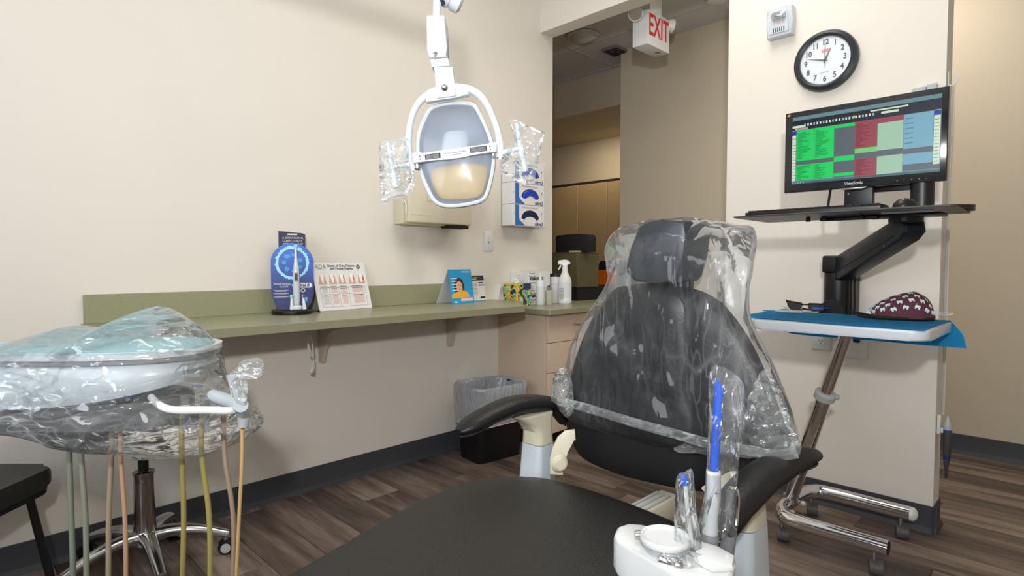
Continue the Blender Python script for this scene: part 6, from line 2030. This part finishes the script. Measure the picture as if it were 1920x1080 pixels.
hc = [(126, 132, 118), (134, 138, 122), (158, 142, 120), (186, 148, 120), (150, 138, 84), (156, 144, 82), (150, 128, 110), (190, 156, 104)]
hx0 = [130, 152, 209, 226, 341, 378, 421, 454]
hx1 = [137, 162, 203, 236, 342, 394, 437, 443]
wd = [4.8, 4.8, 4.6, 4.0, 4.9, 4.9, 4.4, 3.4]
nm = ['pale grey-green hose, furthest toward the stool seat', 'second grey-green hose next to it', 'taupe hose just before the stool column', 'pinkish hose against the stool column', 'khaki hose past the stool column', 'second khaki hose, slightly slanted', 'mauve-tan hose by the end instrument', 'thin yellow-tan hose at the unit end']
for k in range(8):
    t_ = (1.31 if k < 6 else 1.25) - 0.01 * (k % 2)
    top_y = 830 if k < 6 else 800
    bow = (0, 3, -2, 3, 3, 6, 8, 0)[k]
    pts = [D(hx0[k] + (0 if k < 6 else -2), top_y - 60, t_ + .01), D(hx0[k], 850, t_), D((hx0[k] + hx1[k]) / 2 + bow, 965, t_), D(hx1[k], 1085, t_), D(hx1[k] - 4, 1180, t_ + .02), D(hx1[k] - 30, 1290, t_ + .06), D(hx1[k] * 0.5 - 80, 1330, t_ + .14), D(-220, 1290, t_ + .2), D(-330, 1050, t_ + .1), D(-340, 840, t_ + 0.04)]
    tube('hose', spline(pts, 6), wd[k] * t_ / FPX, mat('hose_%d' % k, hc[k], 0.45), du, seg=10)['label'] = nm[k]

# crinkled film over the delivery unit
uo = [(-90, 655), (-40, 650), (0, 648), (40, 637), (90, 622), (138, 609), (160, 612), (205, 618), (250, 595), (299, 573), (330, 590), (360, 608), (385, 635), (401, 656), (411, 700), (418, 728), (440, 742), (460, 757), (472, 782), (491, 800), (468, 818), (430, 838), (390, 852), (340, 851), (280, 842), (200, 832), (140, 812), (80, 795), (20, 782), (-90, 778)]
fl = pillow('unit_cover', [D(x, y, 1.33) for x, y in uo], -FW, 0.20, 0.17, M['filmu'], None, n=240, rings=50, flat=0.42, fp=0.7, wr=0.014, ws=12, wdir=(RT + Z * 0.5).normalized(), wst=2.4, seed=6, sm=False, center=D(210, 720, 1.33), angle=18)
tag(fl, 'crinkled clear plastic cover wrapped around the delivery tray unit', 'plastic cover')
fg = pillow('cover_flag', [D(x, y, 1.15) for x, y in ((424, 704), (440, 690), (458, 676), (490, 673), (491, 708), (470, 703), (452, 700), (450, 720), (462, 745), (458, 758), (440, 752), (432, 728))], -FW, 0.010, 0.010, M['filmu'], fl, n=70, rings=12, p=2.5, wr=0.004, ws=26, seed=2)

# ================================================================== stool under the unit
def RF(r, t, z):
    q = Vector((CAM.x, CAM.y, 0)) + FH * t + RT * r
    return Vector((q.x, q.y, z))


stl = thing('operator_stool', 'rolling stool with polished five-star base behind the delivery unit', 'stool', tuple(RF(-1.29, 2.03, 0)))
hub = RF(-1.29, 2.03, 0)
lathe('hub', [(0.030, 0.075), (0.045, 0.09), (0.045, 0.12), (0.038, 0.135)], hub, M['alum'], stl, seg=28)
lathe('column_cover', [(0.036, 0.13), (0.034, 0.16), (0.031, 0.30), (0.031, 0.33), (0.034, 0.335), (0.034, 0.342), (0.026, 0.345)], hub, M['dsteel'], stl, seg=32)
lathe('gas_cylinder', [(0.0165, 0.34), (0.0165, 0.47)], hub, M['black'], stl, seg=20)
lathe('stool_seat', [(0.0, 0.465), (0.12, 0.465), (0.17, 0.475), (0.185, 0.50), (0.18, 0.53), (0.15, 0.545), (0, 0.55)], hub, mat('charcoal_seat', (40, 42, 46), 0.5), stl, seg=40)
for k in range(5):
    a = math.radians(23 + 72 * k)
    dr_ = (RT * math.cos(a) + FH * math.sin(a))
    RL = 0.262 if k != 1 else 0.215
    lg = tube('base_leg', spline([hub + dr_ * 0.02 + Z * 0.112, hub + dr_ * 0.09 + Z * 0.118, hub + dr_ * 0.17 + Z * 0.105, hub + dr_ * RL + Z * 0.072], 5), [0.026, 0.021, 0.018, 0.015], M['alum'], stl, seg=14, hint=Z, ry=[0.030, 0.025, 0.021, 0.018])
    cpos = hub + dr_ * (RL - 0.008) + Z * 0.027
    wa = dr_.cross(Z)
    for s in (-1, 1):
        lathe('caster_wheel', [(0.010, 0), (0.024, 0.001), (0.026, 0.004), (0.026, 0.014), (0.024, 0.017), (0.010, 0.0175)], cpos + wa * (0.004 * s), M['black'], lg, ax=wa * s, seg=22)
    lathe('caster_stem', [(0.007, 0.0), (0.007, 0.05)], cpos - Z * 0.001, M['grey'], lg, seg=10)
    lathe('caster_hub', [(0.017, 0.0), (0.017, 0.003), (0, 0.004)], cpos + wa * 0.0215, M['lgrey'], lg, ax=wa, seg=18)

# black stool at the left edge
bsn = thing('black_stool', 'black square padded stool with dark splayed legs beside the delivery unit', 'stool', tuple(RF(-1.62, 1.665, 0)))
sqf = Fr(RF(-1.62, 1.665, 0), RT, FH)
sqf.n = Z
bc = RF(-1.62, 1.665, 0)
prism('seat_pad', rrect(0.36, 0.36, 0.05, 7), 0.372, 0.432, M['seat'], bsn, fr=sqf, bev=0.018, seg=4)
prism('seat_board', rrect(0.34, 0.34, 0.045, 6), 0.352, 0.374, M['blackm'], bsn, fr=sqf, bev=0.004)
for (sx_, sy_) in ((1, 1), (-1, 1), (-1, -1), (1, -1)):
    ft = bc + RT * (0.165 * sx_) + FH * (0.165 * sy_)
    tube('leg', [bc + RT * (0.125 * sx_) + FH * (0.125 * sy_) + Z * 0.356, ft + Z * 0.012], 0.0115, M['black'], bsn, seg=12)
    lathe('leg_foot', [(0.013, 0), (0.014, 0.006), (0.012, 0.014)], ft, M['blackm'], bsn, seg=12)
